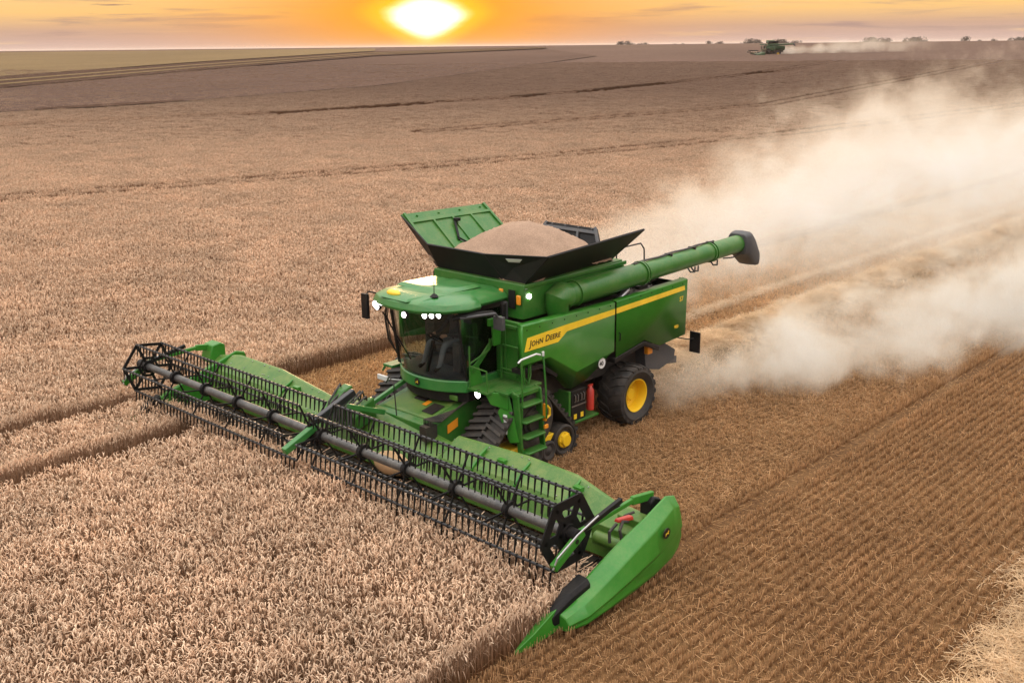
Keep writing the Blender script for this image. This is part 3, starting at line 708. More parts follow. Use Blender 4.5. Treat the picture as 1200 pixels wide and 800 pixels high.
b = MB(); b.box(1.30, 1.36, -2.10, -1.74, 1.62, 1.74); b.bar((1.33, -1.76, 1.68), (1.2, -1.4, 1.7), .03, .03); P('marker_lamp', b, 'white_paint', cabE, bevel=.01)

# --- platform, bulkhead, ladder, rails
b = MB(); b.box(-.19, .95, .82, 1.80, 1.95, 2.0); b.box(.95, 1.20, .82, 1.45, 1.95, 2.0)
for i in range(14): b.box(-.15 + i * .078, -.12 + i * .078, .86, 1.76, 2.0, 2.012)
pf = P('platform', b, 'green_paint', bevel=.008)
b = MB(); b.box(.12, .20, .62, 1.56, 2.02, 3.38); b.box(.2, .24, .64, .72, 2.1, 3.3); b.box(.2, .24, 1.44, 1.52, 2.1, 3.3); b.box(.2, .24, .74, 1.42, 3.22, 3.3); b.box(.2, .23, .74, 1.42, 2.1, 2.18); b.box(.2, .225, 1.02, 1.08, 2.2, 3.2)
P('front_bulkhead', b, 'green_paint', bevel=.01)
b = MB(); b.box(.225, .235, .80, .90, 2.98, 3.12); P('warning_label', b, 'white_paint')
b = MB(); pr = [(1.18, .86), (1.18, 1.42), (.93, 1.78), (.93, 1.1)]
b.tube([(1.16, .88, 2.0), (1.16, .88, 2.95)], .02, 6); b.tube([(1.16, .88, 2.55), (.55, .90, 2.75), (.55, .90, 3.0)], .018, 6)
b.tube([(1.16, .9, 2.5), (1.16, 1.40, 2.48), (1.16, 1.42, 2.0)], .02, 6)
b.tube([(.30, 1.02, 2.05), (.30, 1.02, 2.82), (.34, 1.12, 2.86), (.34, 1.62, 2.86), (.30, 1.70, 2.8), (.30, 1.72, 2.05)], .022, 7); b.tube([(.32, 1.02, 2.3), (.32, 1.72, 2.3)], .018, 6)
b.bar((1.05, .84, 2.32), (.30, .86, 3.02), .05, .10); P('handrail', b, 'green_paint')
b = MB(); b.prism([(1.12, 2.0), (1.12, 2.42), (.88, 2.55), (.72, 2.0)], 1, .83, .85); P('rail_plate', b, 'green_panel', bevel=.005)
# ladder
b = MB()
for x in (.04, .76): b.plate([(x, 1.78, 2.02), (x, 1.98, 1.95), (x, 2.10, .62), (x, 1.96, .58)], .05)
b.box(.0, .8, 1.72, 1.95, 1.88, 1.98); ladder = P('ladder', b, 'green_paint', bevel=.01)
for z, y in ((1.72, 1.94), (1.36, 1.98), (1.0, 2.02), (.66, 2.06)):
    b = MB(); b.hexa([(.05, y - .10, z - .05), (.75, y - .10, z - .05), (.70, y + .16, z - .05), (.10, y + .16, z - .05), (.05, y - .10, z), (.75, y - .10, z), (.70, y + .16, z), (.10, y + .16, z)]); P('step', b, 'green_paint', ladder, bevel=.015)
b = MB()
b.tube([(.70, 2.0, 1.2), (.70, 2.03, 1.9), (.70, 2.0, 2.72)], .022, 7); b.tube([(.06, 2.16, 1.3), (.06, 2.14, 2.0), (.06, 2.06, 2.76), (.10, 2.0, 2.8)], .022, 7); b.tube([(.16, 1.72, 2.0), (.16, 1.72, 2.7)], .02, 7)
b.tube([(.4, 1.75, 2.0), (.4, 1.75, 2.72)], .018, 6); b.tube([(.45, 1.8, 2.5), (.42, 1.82, 2.25), (.3, 1.85, 2.1), (.2, 1.82, 2.25), (.18, 1.8, 2.5)], .012, 6)
P('ladder_rail', b, 'green_paint', ladder)
b = MB(); b.tube([(.78, 1.98, 2.70), (.70, 2.0, 2.76), (.25, 2.03, 2.80), (.12, 2.03, 2.75)], .022, 7); b.tube([(.06, 2.06, 2.72), (.06, 2.06, 2.82)], .03, 7); P('grab_handle', b, 'white_paint', ladder)
b = MB(); b.plate([(.78, 1.70, 1.95), (.98, 1.55, 1.55), (.86, 1.8, .85), (.80, 2.02, .9)], .05); b.plate([(.80, 1.7, 1.95), (1.15, 1.3, 2.0), (1.05, 1.4, 1.7), (.85, 1.75, 1.6)], .04); P('ladder_bracket', b, 'green_panel', ladder, bevel=.01)
b = MB(); b.box(.02, .07, 2.05, 2.14, 1.22, 1.62); b.box(-.02, .10, 2.10, 2.15, 1.05, 1.14); parts('reflector', b, 'orange_plastic', ladder, bevel=.01)
b = MB(); b.tube([(.03, 2.15, 1.58), (-.04, 2.16, 1.5), (-.04, 2.16, 1.35), (.05, 2.15, 1.3)], .03, 7); P('hook', b, 'yellow_paint', ladder)
b = MB(); b.box(.90, .93, 1.62, 1.76, 1.05, 1.5); P('mudflap', b, 'white_paint', ladder, bevel=.01)
b = MB(); b.lathe([(.10, -.06), (.11, 0), (.09, .01)], (1.16, 1.12, 1.90), 0, 16); wl = P('headlight', b, 'black_plastic')
b = MB(); b.lathe([(.085, .011), (.07, .025)], (1.16, 1.12, 1.90), 0, 16); P('lens', b, 'lamp_lit', wl)
b = MB(); b.box(1.28, 1.34, .30, .62, 1.66, 1.78); P('marker_lamp', b, 'green_deck', bevel=.02)

# --- feeder house
b = MB()
b.loft([[(x, ya_, zt), (x, yb_, zt), (x, yb_, zb), (x, ya_, zb)] for x, ya_, yb_, zt, zb in ((.3, -1.30, .60, 1.72, .95), (1.25, -1.30, .62, 1.52, .72), (2.18, -1.30, .72, 1.30, .40))])
fh = P('feeder_house', b, 'green_paint', bevel=.03)
b = MB(); b.hexa([(.75, -1.1, 1.63), (2.0, -1.15, 1.35), (2.0, .45, 1.35), (.75, .40, 1.63), (.78, -1.05, 1.66), (1.97, -1.1, 1.39), (1.97, .4, 1.39), (.78, .36, 1.66)]); P('top_cover', b, 'green_deck', fh, bevel=.01)
b = MB(); b.hexa([(1.15, -.62, 1.57), (1.50, -.62, 1.50), (1.50, -.25, 1.50), (1.15, -.25, 1.57), (1.15, -.62, 1.60), (1.50, -.62, 1.53), (1.50, -.25, 1.53), (1.15, -.25, 1.60)]); b.hexa([(1.45, .02, 1.51), (1.85, .02, 1.43), (1.85, .36, 1.43), (1.45, .36, 1.51), (1.45, .02, 1.53), (1.85, .02, 1.45), (1.85, .36, 1.45), (1.45, .36, 1.53)]); parts('hatch', b, 'black_plastic', fh, bevel=.01)
b = MB(); b.hexa([(1.42, -.22, 1.52), (1.62, -.22, 1.48), (1.62, -.08, 1.48), (1.42, -.08, 1.52), (1.42, -.22, 1.525), (1.62, -.22, 1.485), (1.62, -.08, 1.485), (1.42, -.08, 1.525)])
b.hexa([(1.35, .655, 1.10), (1.70, .69, 1.02), (1.70, .69, 1.22), (1.35, .655, 1.30), (1.35, .662, 1.10), (1.70, .697, 1.02), (1.70, .697, 1.22), (1.35, .662, 1.30)]); parts('warning_label', b, 'orange_plastic', fh)
b = MB(); b.bar((2.22, -1.35, 1.36), (1.28, -1.15, 1.78), .10, .09); P('strut', b, 'green_roof', fh, bevel=.01)
b = MB()
for i in range(5): b.tube([(2.25, .55 + i * .05, 1.32), (2.3, .6 + i * .05, 1.5), (2.0, .66 + i * .04, 1.5 - .02 * i), (1.4, .66, 1.5), (.9, .66 + .02 * i, 1.7)], .02, 6)
b.box(2.1, 2.42, .58, .80, 1.05, 1.38); P('hydraulic_hose', b, 'hose_rubber', fh)

# --- header
HX = [(-7.99, 1.23), (-6.91, 1.42), (-5.07, 1.42), (-2.75, 1.13), (-2.05, 1.36), (-.9, 1.33), (1.21, 1.06), (1.45, 1.28), (3.45, 1.36), (4.7, 1.32), (5.6, 1.06), (6.72, .98)]
b = MB(); secs = []
for y, zt in HX:
    secs.append([(2.0, y, .30), (2.0, y, zt - .03), (2.06, y, zt), (2.12, y, zt - .01), (2.62, y, zt - .33), (2.86, y, .62), (2.90, y, .36), (2.7, y, .28)])
b.loft(secs); hd = P('header', b, 'green_deck', smooth=12)
b = MB(); b.box(2.88, 3.95, -7.95, 6.70, .26, .30)
for i in range(60): y = -7.9 + i * .243; b.box(2.95, 3.9, y, y + .03, .30, .325)
P('draper_belt', b, 'belt_rubber', hd)
b = MB(); b.box(3.95, 4.16, -7.95, 6.72, .14, .22)
for i in range(96): y = -7.9 + i * .1525; b.prism([(4.14, y), (4.14, y + .07), (4.34, y + .035)], 2, .15, .18)
P('cutter_bar', b, 'black_steel', hd)
b = MB()
for y in (-6.2, -4.4, -2.6, 2.4, 3.6, 4.9): b.prism([(2.20, 1.33), (2.42, 1.22), (2.70, .98), (2.66, .92), (2.35, 1.05)], 1, y, y + .05)
for y in (-4.4, 2.6, 4.6): b.box(2.3, 2.42, y + .3, y + .5, 1.16, 1.26)
parts('bracket', b, 'green_panel', hd, bevel=.01)
b = MB(); rs = random.Random(5)
for i in range(70):
    y = rs.uniform(-7.8, 5.4); k = rs.choice((.06, .5, .92)); zt = np.interp(y, [q[0] for q in HX], [q[1] for q in HX]); x = 2.12 + .5 * k; z = zt - .01 - .32 * k; b.sphere((x, y, z + .008), .016, 6, 4)
parts('bolt', b, 'bare_steel', hd)
b = MB(); b.box(2.42, 2.80, -1.75, -1.15, .95, 1.48); b.prism([(2.30, 1.15), (2.36, 1.78), (2.66, 1.70), (2.95, 1.35), (2.88, 1.0)], 1, -2.05, -1.75); b.prism([(2.30, 1.15), (2.36, 1.66), (2.66, 1.58), (2.95, 1.3), (2.88, 1.0)], 1, -1.15, -.98); P('gearbox', b, 'green_paint', hd, bevel=.04)
b = MB()
for i in range(9): b.tube([(2.35 + rs.uniform(-.1, .1), -2.1 + i * .12, 1.35), (2.6 + rs.uniform(-.1, .2), -2.0 + i * .12, 1.62 + rs.uniform(0, .2)), (2.95, -1.9 + i * .1, 1.5), (3.1, -1.8 + i * .11, 1.05)], .026, 6)
b.tube([(2.2, -.75, 2.02), (2.3, -.5, 2.25), (2.35, -.3, 2.1), (2.35, -.25, 1.4)], .015, 6); P('hydraulic_hose', b, 'hose_rubber', hd)
b = MB(); b.sphere((3.0, .3, .62), .5, 16, 8, (.6, 1.0, .5)); P('cut_crop', b, 'straw', hd)
cr = np.random.default_rng(23); V_, F_, T_ = [], [], []
for _ in range(5200):
    y = cr.uniform(-7.9, 6.6); x = cr.triangular(3.3, 4.1, 4.15); z = cr.uniform(.33, .42); a = cr.normal(0, .6) + (math.pi if cr.random() < .5 else 0); L_ = cr.uniform(.12, .34); w_ = cr.uniform(.006, .016); dx_, dy_ = math.cos(a), math.sin(a); k_ = len(V_); z2 = z + cr.uniform(-.03, .10)
    V_ += [(x - dy_ * w_, y + dx_ * w_, z), (x + dy_ * w_, y - dx_ * w_, z), (x + dx_ * L_ + dy_ * w_, y + dy_ * L_ - dx_ * w_, z2), (x + dx_ * L_ - dy_ * w_, y + dy_ * L_ + dx_ * w_, z2)]; F_.append((k_, k_ + 1, k_ + 2, k_ + 3)); T_ += [cr.uniform(.2, 1)] * 4
me_ = bpy.data.meshes.new('cut_crop'); me_.from_pydata([tuple(Vector(v) - Vector(ORG)) for v in V_], [], F_); me_.materials.append(MATS['wheat']); at_ = me_.attributes.new('tint', 'FLOAT', 'POINT'); at_.data.foreach_set('value', np.array(T_, 'f'))
tag(part('cut_crop', me_, None, hd), kind='stuff')

# crop dividers and end shields
def divider(flip, name='crop_divider'):
    F = (lambda y: y) if not flip else my
    b = MB(); secs = []
    # x, inner-top y, z, shoulder y,z, flank y,z, foot y,z
    for x, zt, w, zf in ((1.64, 1.10, .20, .55), (1.72, 1.38, .22, .36), (1.98, 1.45, .28, .27), (2.6, 1.24, .38, .21), (3.3, 1.05, .44, .17), (4.0, .80, .46, .14), (4.6, .56, .44, .11), (4.95, .38, .30, .10)):
        hz = zt - zf; y0_ = 6.68
        secs.append([(x, F(y0_ - .02), zf), (x, F(y0_), zt - .02), (x, F(y0_ + .04), zt), (x, F(y0_ + w * .74), zt - .17 * hz), (x, F(y0_ + w * .98), zf + hz * .44), (x, F(y0_ + w * .84), zf + hz * .33), (x, F(y0_ + w * .90), zf + hz * .14), (x, F(y0_ + w * .76), zf)])
    b.loft(secs); o = P(name, b, 'green_panel', hd, bevel=.018, smooth=26)
    b = MB(); b.loft([[(x, F(ya_), z0_), (x, F(ya_), z1_ - .05), (x, F(ya_ + .05), z1_), (x, F(yb_ - .06), z1_ - .02), (x, F(yb_), z1_ - .09), (x, F(yb_), z0_)] for x, ya_, yb_, z0_, z1_ in ((4.30, 6.58, 6.88, .3, .80), (4.70, 6.55, 6.82, .24, .66), (5.10, 6.57, 6.74, .18, .43))]); P(name, b, 'black_steel', hd, bevel=.01)
    b = MB(); b.loft([[(x, F(6.65 - w), z0_), (x, F(6.65 - w * .7), z1_), (x, F(6.65 + w * .7), z1_), (x, F(6.65 + w), z0_)] for x, w, z0_, z1_ in ((4.80, .10, .14, .52), (5.05, .11, .09, .44), (5.5, .085, .04, .24), (5.90, .02, .02, .07))]); P(name, b, 'green_panel', hd, bevel=.01)
    return F
divider(True); F = divider(False)
b = MB(); b.lathe([(.10, 0), (.10, .012)], (2.35, 7.015, .95), 1, 20); P('emblem', b, 'letter_black', hd)
deer((2.35, 7.033, .945), .055, (-1, 0, 0), (0, 0, 1), None, hd)
b = MB(); b.box(2.15, 2.9, 5.75, 6.70, .55, .98); b.box(2.25, 2.6, 6.1, 6.65, .9, 1.12); b.tube([(2.95, 5.9, .75), (2.95, 6.65, .75)], .12, 12); P('drive_cover', b, 'green_deck', hd, bevel=.02)
b = MB(); b.hexa([(2.66, 6.42, 1.16), (2.96, 6.30, 1.16), (2.96, 6.41, 1.16), (2.66, 6.54, 1.16), (2.68, 6.43, 1.25), (2.94, 6.32, 1.23), (2.94, 6.40, 1.23), (2.68, 6.52, 1.25)]); P('warning_lamp', b, 'red_paint', hd, bevel=.02)
b = MB(); b.tube([(3.1, 6.6, .95), (3.1, 6.55, 1.12), (2.95, 6.5, 1.22), (2.8, 6.5, 1.16)], .03, 7); b.tube([(3.25, 6.45, .9), (3.2, 6.4, 1.08), (3.0, 6.4, 1.16)], .03, 7); b.tube([(2.75, 6.3, 1.0), (2.7, 6.35, 1.2), (2.55, 6.45, 1.25)], .025, 7); b.tube([(2.5, 6.6, 1.0), (2.45, 6.62, 1.15)], .04, 8); P('hydraulic_hose', b, 'hose_rubber', hd)

# reel: steel tube, bats with spring tines, star discs
RX, RZ, RR = 4.14, 1.36, .69
def reel(ya, yb, ph, ndisc, outer, name='reel'):
    b = MB(); b.tube([(RX, ya, RZ), (RX, yb, RZ)], .092, 20); o = P(name, b, 'reel_tube')
    for k in range(6):
        a = R(ph + 60 * k); x = RX + RR * math.cos(a); z = RZ + RR * math.sin(a)
        b = MB(); b.tube([(x, ya, z), (x, yb, z)], .027, 8); b.cur = 1
        n = int((yb - ya) / .155)
        for i in range(n):
            y = ya + .08 + i * (yb - ya - .16) / (n - 1)
            b.tube([(x, y, z + .035), (x + .015, y, z - .06), (x + .04, y, z - .27)], [.024, .021, .013], 5)
        P('bat', b, ['reel_steel', 'tine_plastic'], o)
    ys = [ya + (yb - ya) * i / (ndisc - 1) for i in range(ndisc)]
    for i, y in enumerate(ys):
        b = MB(); end = y in outer
        b.tube([(RX, y - .05, RZ), (RX, y + .05, RZ)], .165, 18)
        for k in range(6):
            a = R(ph + 60 * k); a2 = R(ph + 60 * (k + 1))
            p = Vector((RX + RR * math.cos(a), y, RZ + RR * math.sin(a))); c = Vector((RX, y, RZ)); q = Vector((RX + RR * math.cos(a2), y, RZ + RR * math.sin(a2)))
            b.bar(c, p, .035 if not end else (.15 if y > 0 else .07), .025, (0, 1, 0))
            if end:
                m1, m2 = c.lerp(p, .99), c.lerp(q, .99); b.bar(c.lerp(p, .90 if y > 0 else .97), c.lerp(q, .90 if y > 0 else .97), .17 if y > 0 else .07, .03, (0, 1, 0)); b.bar(c.lerp(p, .38), c.lerp(q, .38), .16 if y > 0 else .06, .026, (0, 1, 0))
        P('end_disc' if end else 'spider', b, 'black_steel', o)
    return o
reel(-8.0, -.95, 8, 6, (-8.0,)); reel(-.55, 6.25, -1, 6, (6.25,))
# reel arms
def arm(y, w, tip, col2='green_panel', name='reel_arm'):
    b = MB(); b.bar((2.15, y, 1.35), (3.25, y, 1.60), w, .13); b.bar((3.2, y, 1.60), (RX + .12, y, RZ + .10), w, .12); b.box(RX - .12, RX + .12, y - .06, y + .06, RZ - .12, RZ + .12); return P(name, b, col2, bevel=.02)
b = MB(); b.bar((3.12, -.74, 2.04), (4.25, -.74, 1.62), .13, .16); ca = P('reel_arm', b, 'reel_steel', bevel=.02)
b = MB(); b.bar((4.15, -.74, 1.55), (5.0, -.74, 1.20), .15, .15); b.bar((2.3, -.74, 1.35), (3.3, -.74, 1.75), .1, .12); parts('arm_section', b, 'green_roof', ca, bevel=.02)
b = MB()
for i in range(8): b.tube([(4.3, -.74 + rs.uniform(-.1, .1), 1.65), (4.2 + rs.uniform(-.2, .2), -.74 + rs.uniform(-.15, .15), 1.45), (4.4 + rs.uniform(-.2, .2), -.74 + rs.uniform(-.15, .15), 1.1)], .02, 6)
b.box(4.02, 4.26, -.86, -.62, 1.18, 1.46); P('reel_drive', b, 'black_steel', ca, bevel=.01)
b = MB(); b.prism([(1.92, 1.05), (1.92, 1.5), (2.05, 1.58), (2.30, 1.54), (2.42, 1.2), (2.40, 1.05)], 1, -8.35, -7.9); P('arm_pivot', b, 'green_panel', hd, bevel=.03)
b = MB(); b.prism([(1.95, 1.0), (1.95, 1.36), (2.15, 1.44), (2.25, 1.36), (2.25, 1.0)], 1, 6.34, 6.6); P('arm_pivot', b, 'black_steel', hd, bevel=.03)
for y in (6.45, -8.2):
    b = MB(); b.bar((2.05, y + .02, 1.42), (2.65, y, 1.50), .09, .16); b.bar((2.6, y, 1.50), (4.05, y, 1.42), .07, .10); b.bar((4.0, y, 1.40), (4.75, y, 1.0), .11, .16); ra = P('reel_arm', b, 'green_panel', bevel=.02)
    b = MB(); b.bar((2.95, y, 1.62), (4.1, y, 1.40), .08, .09); b.tube([(3.0, y, 1.52), (3.7, y, 1.42)], .03, 8); P('lift_cylinder', b, 'black_steel', ra, bevel=.01)
    b = MB(); b.tube([(3.6, y + .02, 1.55), (4.2, y + .06, 1.42), (4.7, y + .05, 1.18), (4.78, y + .03, 1.0)], .018, 6); P('hydraulic_hose', b, 'bare_steel', ra)
    b = MB(); b.tube([(RX, y - .2, RZ), (RX, y + .03, RZ)], .12, 14); b.tube([(RX + .06, y, RZ - .06), (RX + .06, y + .06, RZ - .06)], .045, 10); P('reel_bearing', b, 'black_steel', ra)

# --- driver seated in the cab
def skin_chain(name, joints, edges, radii, mat, parent, root=0, sub=2):
    me = bpy.data.meshes.new(name); me.from_pydata([Vector(j) - Vector(parent.location) for j in joints], edges, []); me.materials.append(MATS[mat])
    o = bpy.data.objects.new(name, me); COL.objects.link(o); o.parent = parent
    sm = o.modifiers.new('skin', 'SKIN'); me.skin_vertices[0].data[root].use_root = True
    for i, r_ in enumerate(radii): me.skin_vertices[0].data[i].radius = (r_, r_) if not hasattr(r_, '__len__') else r_
    sm.use_smooth_shade = True; s2 = o.modifiers.new('sub', 'SUBSURF'); s2.levels = sub; s2.render_levels = sub
    dg = bpy.context.evaluated_depsgraph_get(); me2 = bpy.data.meshes.new_from_object(o.evaluated_get(dg)); o.modifiers.clear(); o.data = me2
    if not me2.materials: me2.materials.append(MATS[mat])
    bpy.data.meshes.remove(me); return o
pe = tag(empty('person', (.5, -.32, 2.16)), 'person in grey trousers and dark jacket seated at the wheel inside the glass cab', 'person')
J = []; E = []; RD = []
def node(p, r_, prev=None):
    J.append(p); RD.append(r_)
    if prev is not None: E.append((prev, len(J) - 1))
    return len(J) - 1
pel = node((.48, -.32, 2.72), (.15, .12)); sp = node((.42, -.32, 2.92), (.15, .11), pel); ch = node((.40, -.32, 3.14), (.17, .12), sp); nk = node((.43, -.32, 3.32), .06, ch)
hdv = node((.47, -.32, 3.42), (.075, .085), nk); node((.47, -.32, 3.52), (.08, .095), hdv)
for s in (-1, 1):
    hp = node((.52, -.32 + s * .11, 2.71), .095, pel); kn = node((1.02, -.32 + s * .25, 2.76), .08, hp); an = node((1.20, -.32 + s * .26, 2.30), .055, kn); node((1.36, -.32 + s * .27, 2.22), .048, an)
    shd = node((.42, -.32 + s * .20, 3.22), .07, ch); el = node((.60, -.32 + s * .27, 2.96), .05, shd); wr = node((.88, -.32 + s * .19, 2.95), .035, el); pm = node((.96, -.32 + s * .17, 2.95), .038, wr)
    for i in range(4):
        f0 = node((1.00, -.32 + s * (.15 + .018 * i), 2.965 - .012 * i), .011, pm); f1 = node((1.045, -.32 + s * (.14 + .018 * i), 2.955 - .012 * i), .010, f0); node((1.035, -.32 + s * (.14 + .018 * i), 2.92 - .012 * i), .008, f1)
    t0_ = node((.96, -.32 + s * .13, 2.975), .013, pm); node((1.0, -.32 + s * .11, 2.965), .010, t0_)
body = skin_chain('body', J, E, RD, 'jacket', pe)
me = body.data
for k in ('jacket', 'trousers', 'skin', 'boot_leather', 'hair'):
    if k != 'jacket': me.materials.append(MATS[k])
for p_ in me.polygons:
    c = p_.center + Vector(pe.location); i = 0
    if c.z > 3.335: i = 2
    elif c.x > .90 and c.z > 2.86: i = 2
    elif c.z < 2.30 and c.x > 1.0: i = 3
    elif c.z < 2.80 or (c.x > .62 and c.z < 2.84): i = 1
    p_.material_index = i
b = MB(); b.sphere((.455, -.32, 3.53), .105, 14, 10, (1.02, .92, .85)); hme = b.mesh('hair', ['hair'], pe.location)
ho = bpy.data.objects.new('hair', hme); COL.objects.link(ho); ho.parent = pe
b = MB(); b.sphere((.565, -.355, 3.47), .013, 8, 6); b.sphere((.565, -.285, 3.47), .013, 8, 6); b.sphere((.58, -.32, 3.44), .018, 8, 6, (1, .8, 1.5)); b.box(.555, .57, -.35, -.29, 3.395, 3.405)
fo = bpy.data.objects.new('face', b.mesh('face', ['skin'], pe.location)); COL.objects.link(fo); fo.parent = pe

# --- heap of grain in the tank
b = MB(); n = 44
gx0, gx1, gy0, gy1 = -3.56, -.38, -2.15, 1.16
idx = {}
gn = np.random.default_rng(4)
for i in range(n + 1):
    for j in range(n + 1):
        u, v = i / n, j / n; x = gx0 + (gx1 - gx0) * u; y = gy0 + (gy1 - gy0) * v
        dd = math.hypot((x + 1.95) / 1.85, (y + .42) / 1.72); pk = max(0, 1 - dd)
        z = 4.44 + .80 * max(0, 1 - min(dd, 1) ** 1.35) - .05 * math.exp(-((dd / .2) ** 2)) + .03 * math.sin(3.1 * x + 2.2 * y) + .02 * math.sin(7 * x - 3 * y) * math.sin(5 * y) + gn.normal(0, .009) - .30 * max(0, min(1, (x + 1.1) / .5)) * max(0, min(1, (y - .1) / .5)) - (.22 if i in (0, n) or j in (0, n) else 0)
        idx[i, j] = b.add([(x, y, z)])
for i in range(n):
    for j in range(n): b.face((idx[i, j], idx[i + 1, j], idx[i + 1, j + 1], idx[i, j + 1]))
m, t, out = new_mat('grain'); co = t.coord(); n1 = t.noise(co, 48, 3, .8); n2 = t.noise(co, 2.6, 5, .7)
c = t.mix(t.sstep(n1, .35, .65), (.36, .225, .15), (.56, .38, .265)); k = t.lin(n2, .3, .7, .84, 1.1); c = t.mix(1.0, c, t.comb(k, k, k), 'MULTIPLY')
bp = t.new('ShaderNodeBump'); bp.inputs['Strength'].default_value = 1.0; bp.inputs['Distance'].default_value = .035; t.l.new(n1, bp.inputs['Height']); pbsdf(t, out, c, .8, spec=.2, normal=bp.outputs[0])
gr = part('grain_heap', b, 'grain'); tag(gr, 'heap of harvested grain piled above the black flaps of the harvester tank', 'grain', kind='stuff')
gr.location = (0, 0, 0)

# --- second harvester far off near the skyline
def copy_main(o, parent, names):
    for ch in list(o.children):
        if ch.name.split('.')[0] in names:
            c = ch.copy(); COL.objects.link(c); c.parent = parent
            if c.type == 'MESH':                         # shade on the distant machine is put in as a darker green
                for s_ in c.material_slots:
                    if s_.material and s_.material.name.startswith('green'): s_.link = 'OBJECT'; s_.material = MATS['green_shaded']
            copy_main(ch, c, names)
fc = ground_at(897, 66)
far = tag(empty('combine_harvester', (fc[0], fc[1], float(height(fc[0], fc[1]))), R(-48)), 'small distant green combine harvester near the skyline trailing pale dust', 'combine harvester')
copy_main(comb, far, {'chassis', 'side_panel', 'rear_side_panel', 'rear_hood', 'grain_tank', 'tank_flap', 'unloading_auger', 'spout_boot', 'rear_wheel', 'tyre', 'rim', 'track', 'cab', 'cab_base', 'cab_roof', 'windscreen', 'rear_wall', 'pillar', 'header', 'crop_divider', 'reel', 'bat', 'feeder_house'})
far.scale = (.82,) * 3
# ------------------------------------------------------------------ ground sheet, out to the skyline
def polar_sheet(name, mat, radii, a0, a1, na, lift=0.0, lifts=None):
    b = MB(); A = np.linspace(a0, a1, na); idx = []
    for k, r_ in enumerate(radii):
        x = CAM.x + r_ * np.cos(A); y = CAM.y + r_ * np.sin(A); z = height(x, y) + (lifts[k] if lifts is not None else lift)
        idx.append(b.add(np.stack([x, y, z], 1)))
    for p, q in zip(idx, idx[1:]):
        for j in range(na - 1): b.face((p + j, p + j + 1, q + j + 1, q + j))
    return part(name, b, mat)
VA = math.atan2(RC[2][1], RC[2][0])                       # azimuth of view
rad = [.5, 4, 8, 12, 18, 25, 35, 45, 60, 75, 90, 110, 130, 150, 175, 200, 230, 260, 300, 340, 380, 430, 480, 560, 700, 900, 1300, 2000, 3500, 6000, 9000]
tag(polar_sheet('ground', 'soil', rad, VA - R(180), VA + R(180), 145), kind='structure')
INST_END = 270.0
r2 = [235, 250, 270, 300, 340, 380, 430, 480, 560, 700, 900, 1300, 2000, 3500, 6000, 9000]
tag(polar_sheet('far_field', 'far_wheat', r2, VA - R(48), VA + R(48), 73, lifts=[.25, .42] + [.52] * (len(r2) - 2)), kind='structure')

# strips of ground far out that follow the terrain between two lines
def strip(name, mat, top, low, lift, n=60):
    def sample(pl):
        q = []
        for k in np.linspace(0, len(pl) - 1, n):
            i = min(int(k), len(pl) - 2); f = k - i; px = pl[i][0] * (1 - f) + pl[i + 1][0] * f; py = pl[i][1] * (1 - f) + pl[i + 1][1] * f
            q.append(ground_at(px, py, .6))
        return np.array(q)
    T, L = sample(top), sample(low); b = MB(); m_ = 9; idx = []
    for k in range(m_):
        f = k / (m_ - 1); p = L * (1 - f) + T * f; idx.append(b.add(np.column_stack([p, height(p[:, 0], p[:, 1]) + lift])))
    for p, q in zip(idx, idx[1:]):
        for j in range(n - 1): b.face((p + j, p + j + 1, q + j + 1, q + j))
    return tag(part(name, b, mat), kind='structure')
strip('pasture', 'far_pasture', [(-160, 63.6), (0, 62), (230, 59.4), (440, 57.2)], [(-160, 105), (0, 90), (230, 73), (440, 60)], .70)
strip('furrows', 'far_furrow', [(-160, 106), (0, 91), (230, 74), (440, 61), (640, 55.8)], [(-160, 122), (0, 104), (230, 83), (440, 66), (640, 57.4)], .75)
for i, (a_, b_) in enumerate(((.28, .40), (.62, .74))):
    tp = [(-160, 106), (0, 91), (230, 74), (440, 61), (640, 55.8)]; lw = [(-160, 122), (0, 104), (230, 83), (440, 66), (640, 57.4)]
    mixp = lambda f: [(p[0], p[1] * (1 - f) + q[1] * f) for p, q in zip(tp, lw)]
    strip('stubble_strip', 'far_pasture', mixp(a_), mixp(b_), .80)
strip('dark_field', 'far_dark', [(-160, 124), (0, 105), (230, 84), (440, 67), (640, 58)], [(-160, 150), (0, 132), (215, 119), (440, 101), (700, 66)], .68)
strip('ditch', 'far_furrow', [(40, 128), (130, 122.5), (215, 118)], [(40, 130), (130, 125.5), (215, 119.5)], .75, 24)

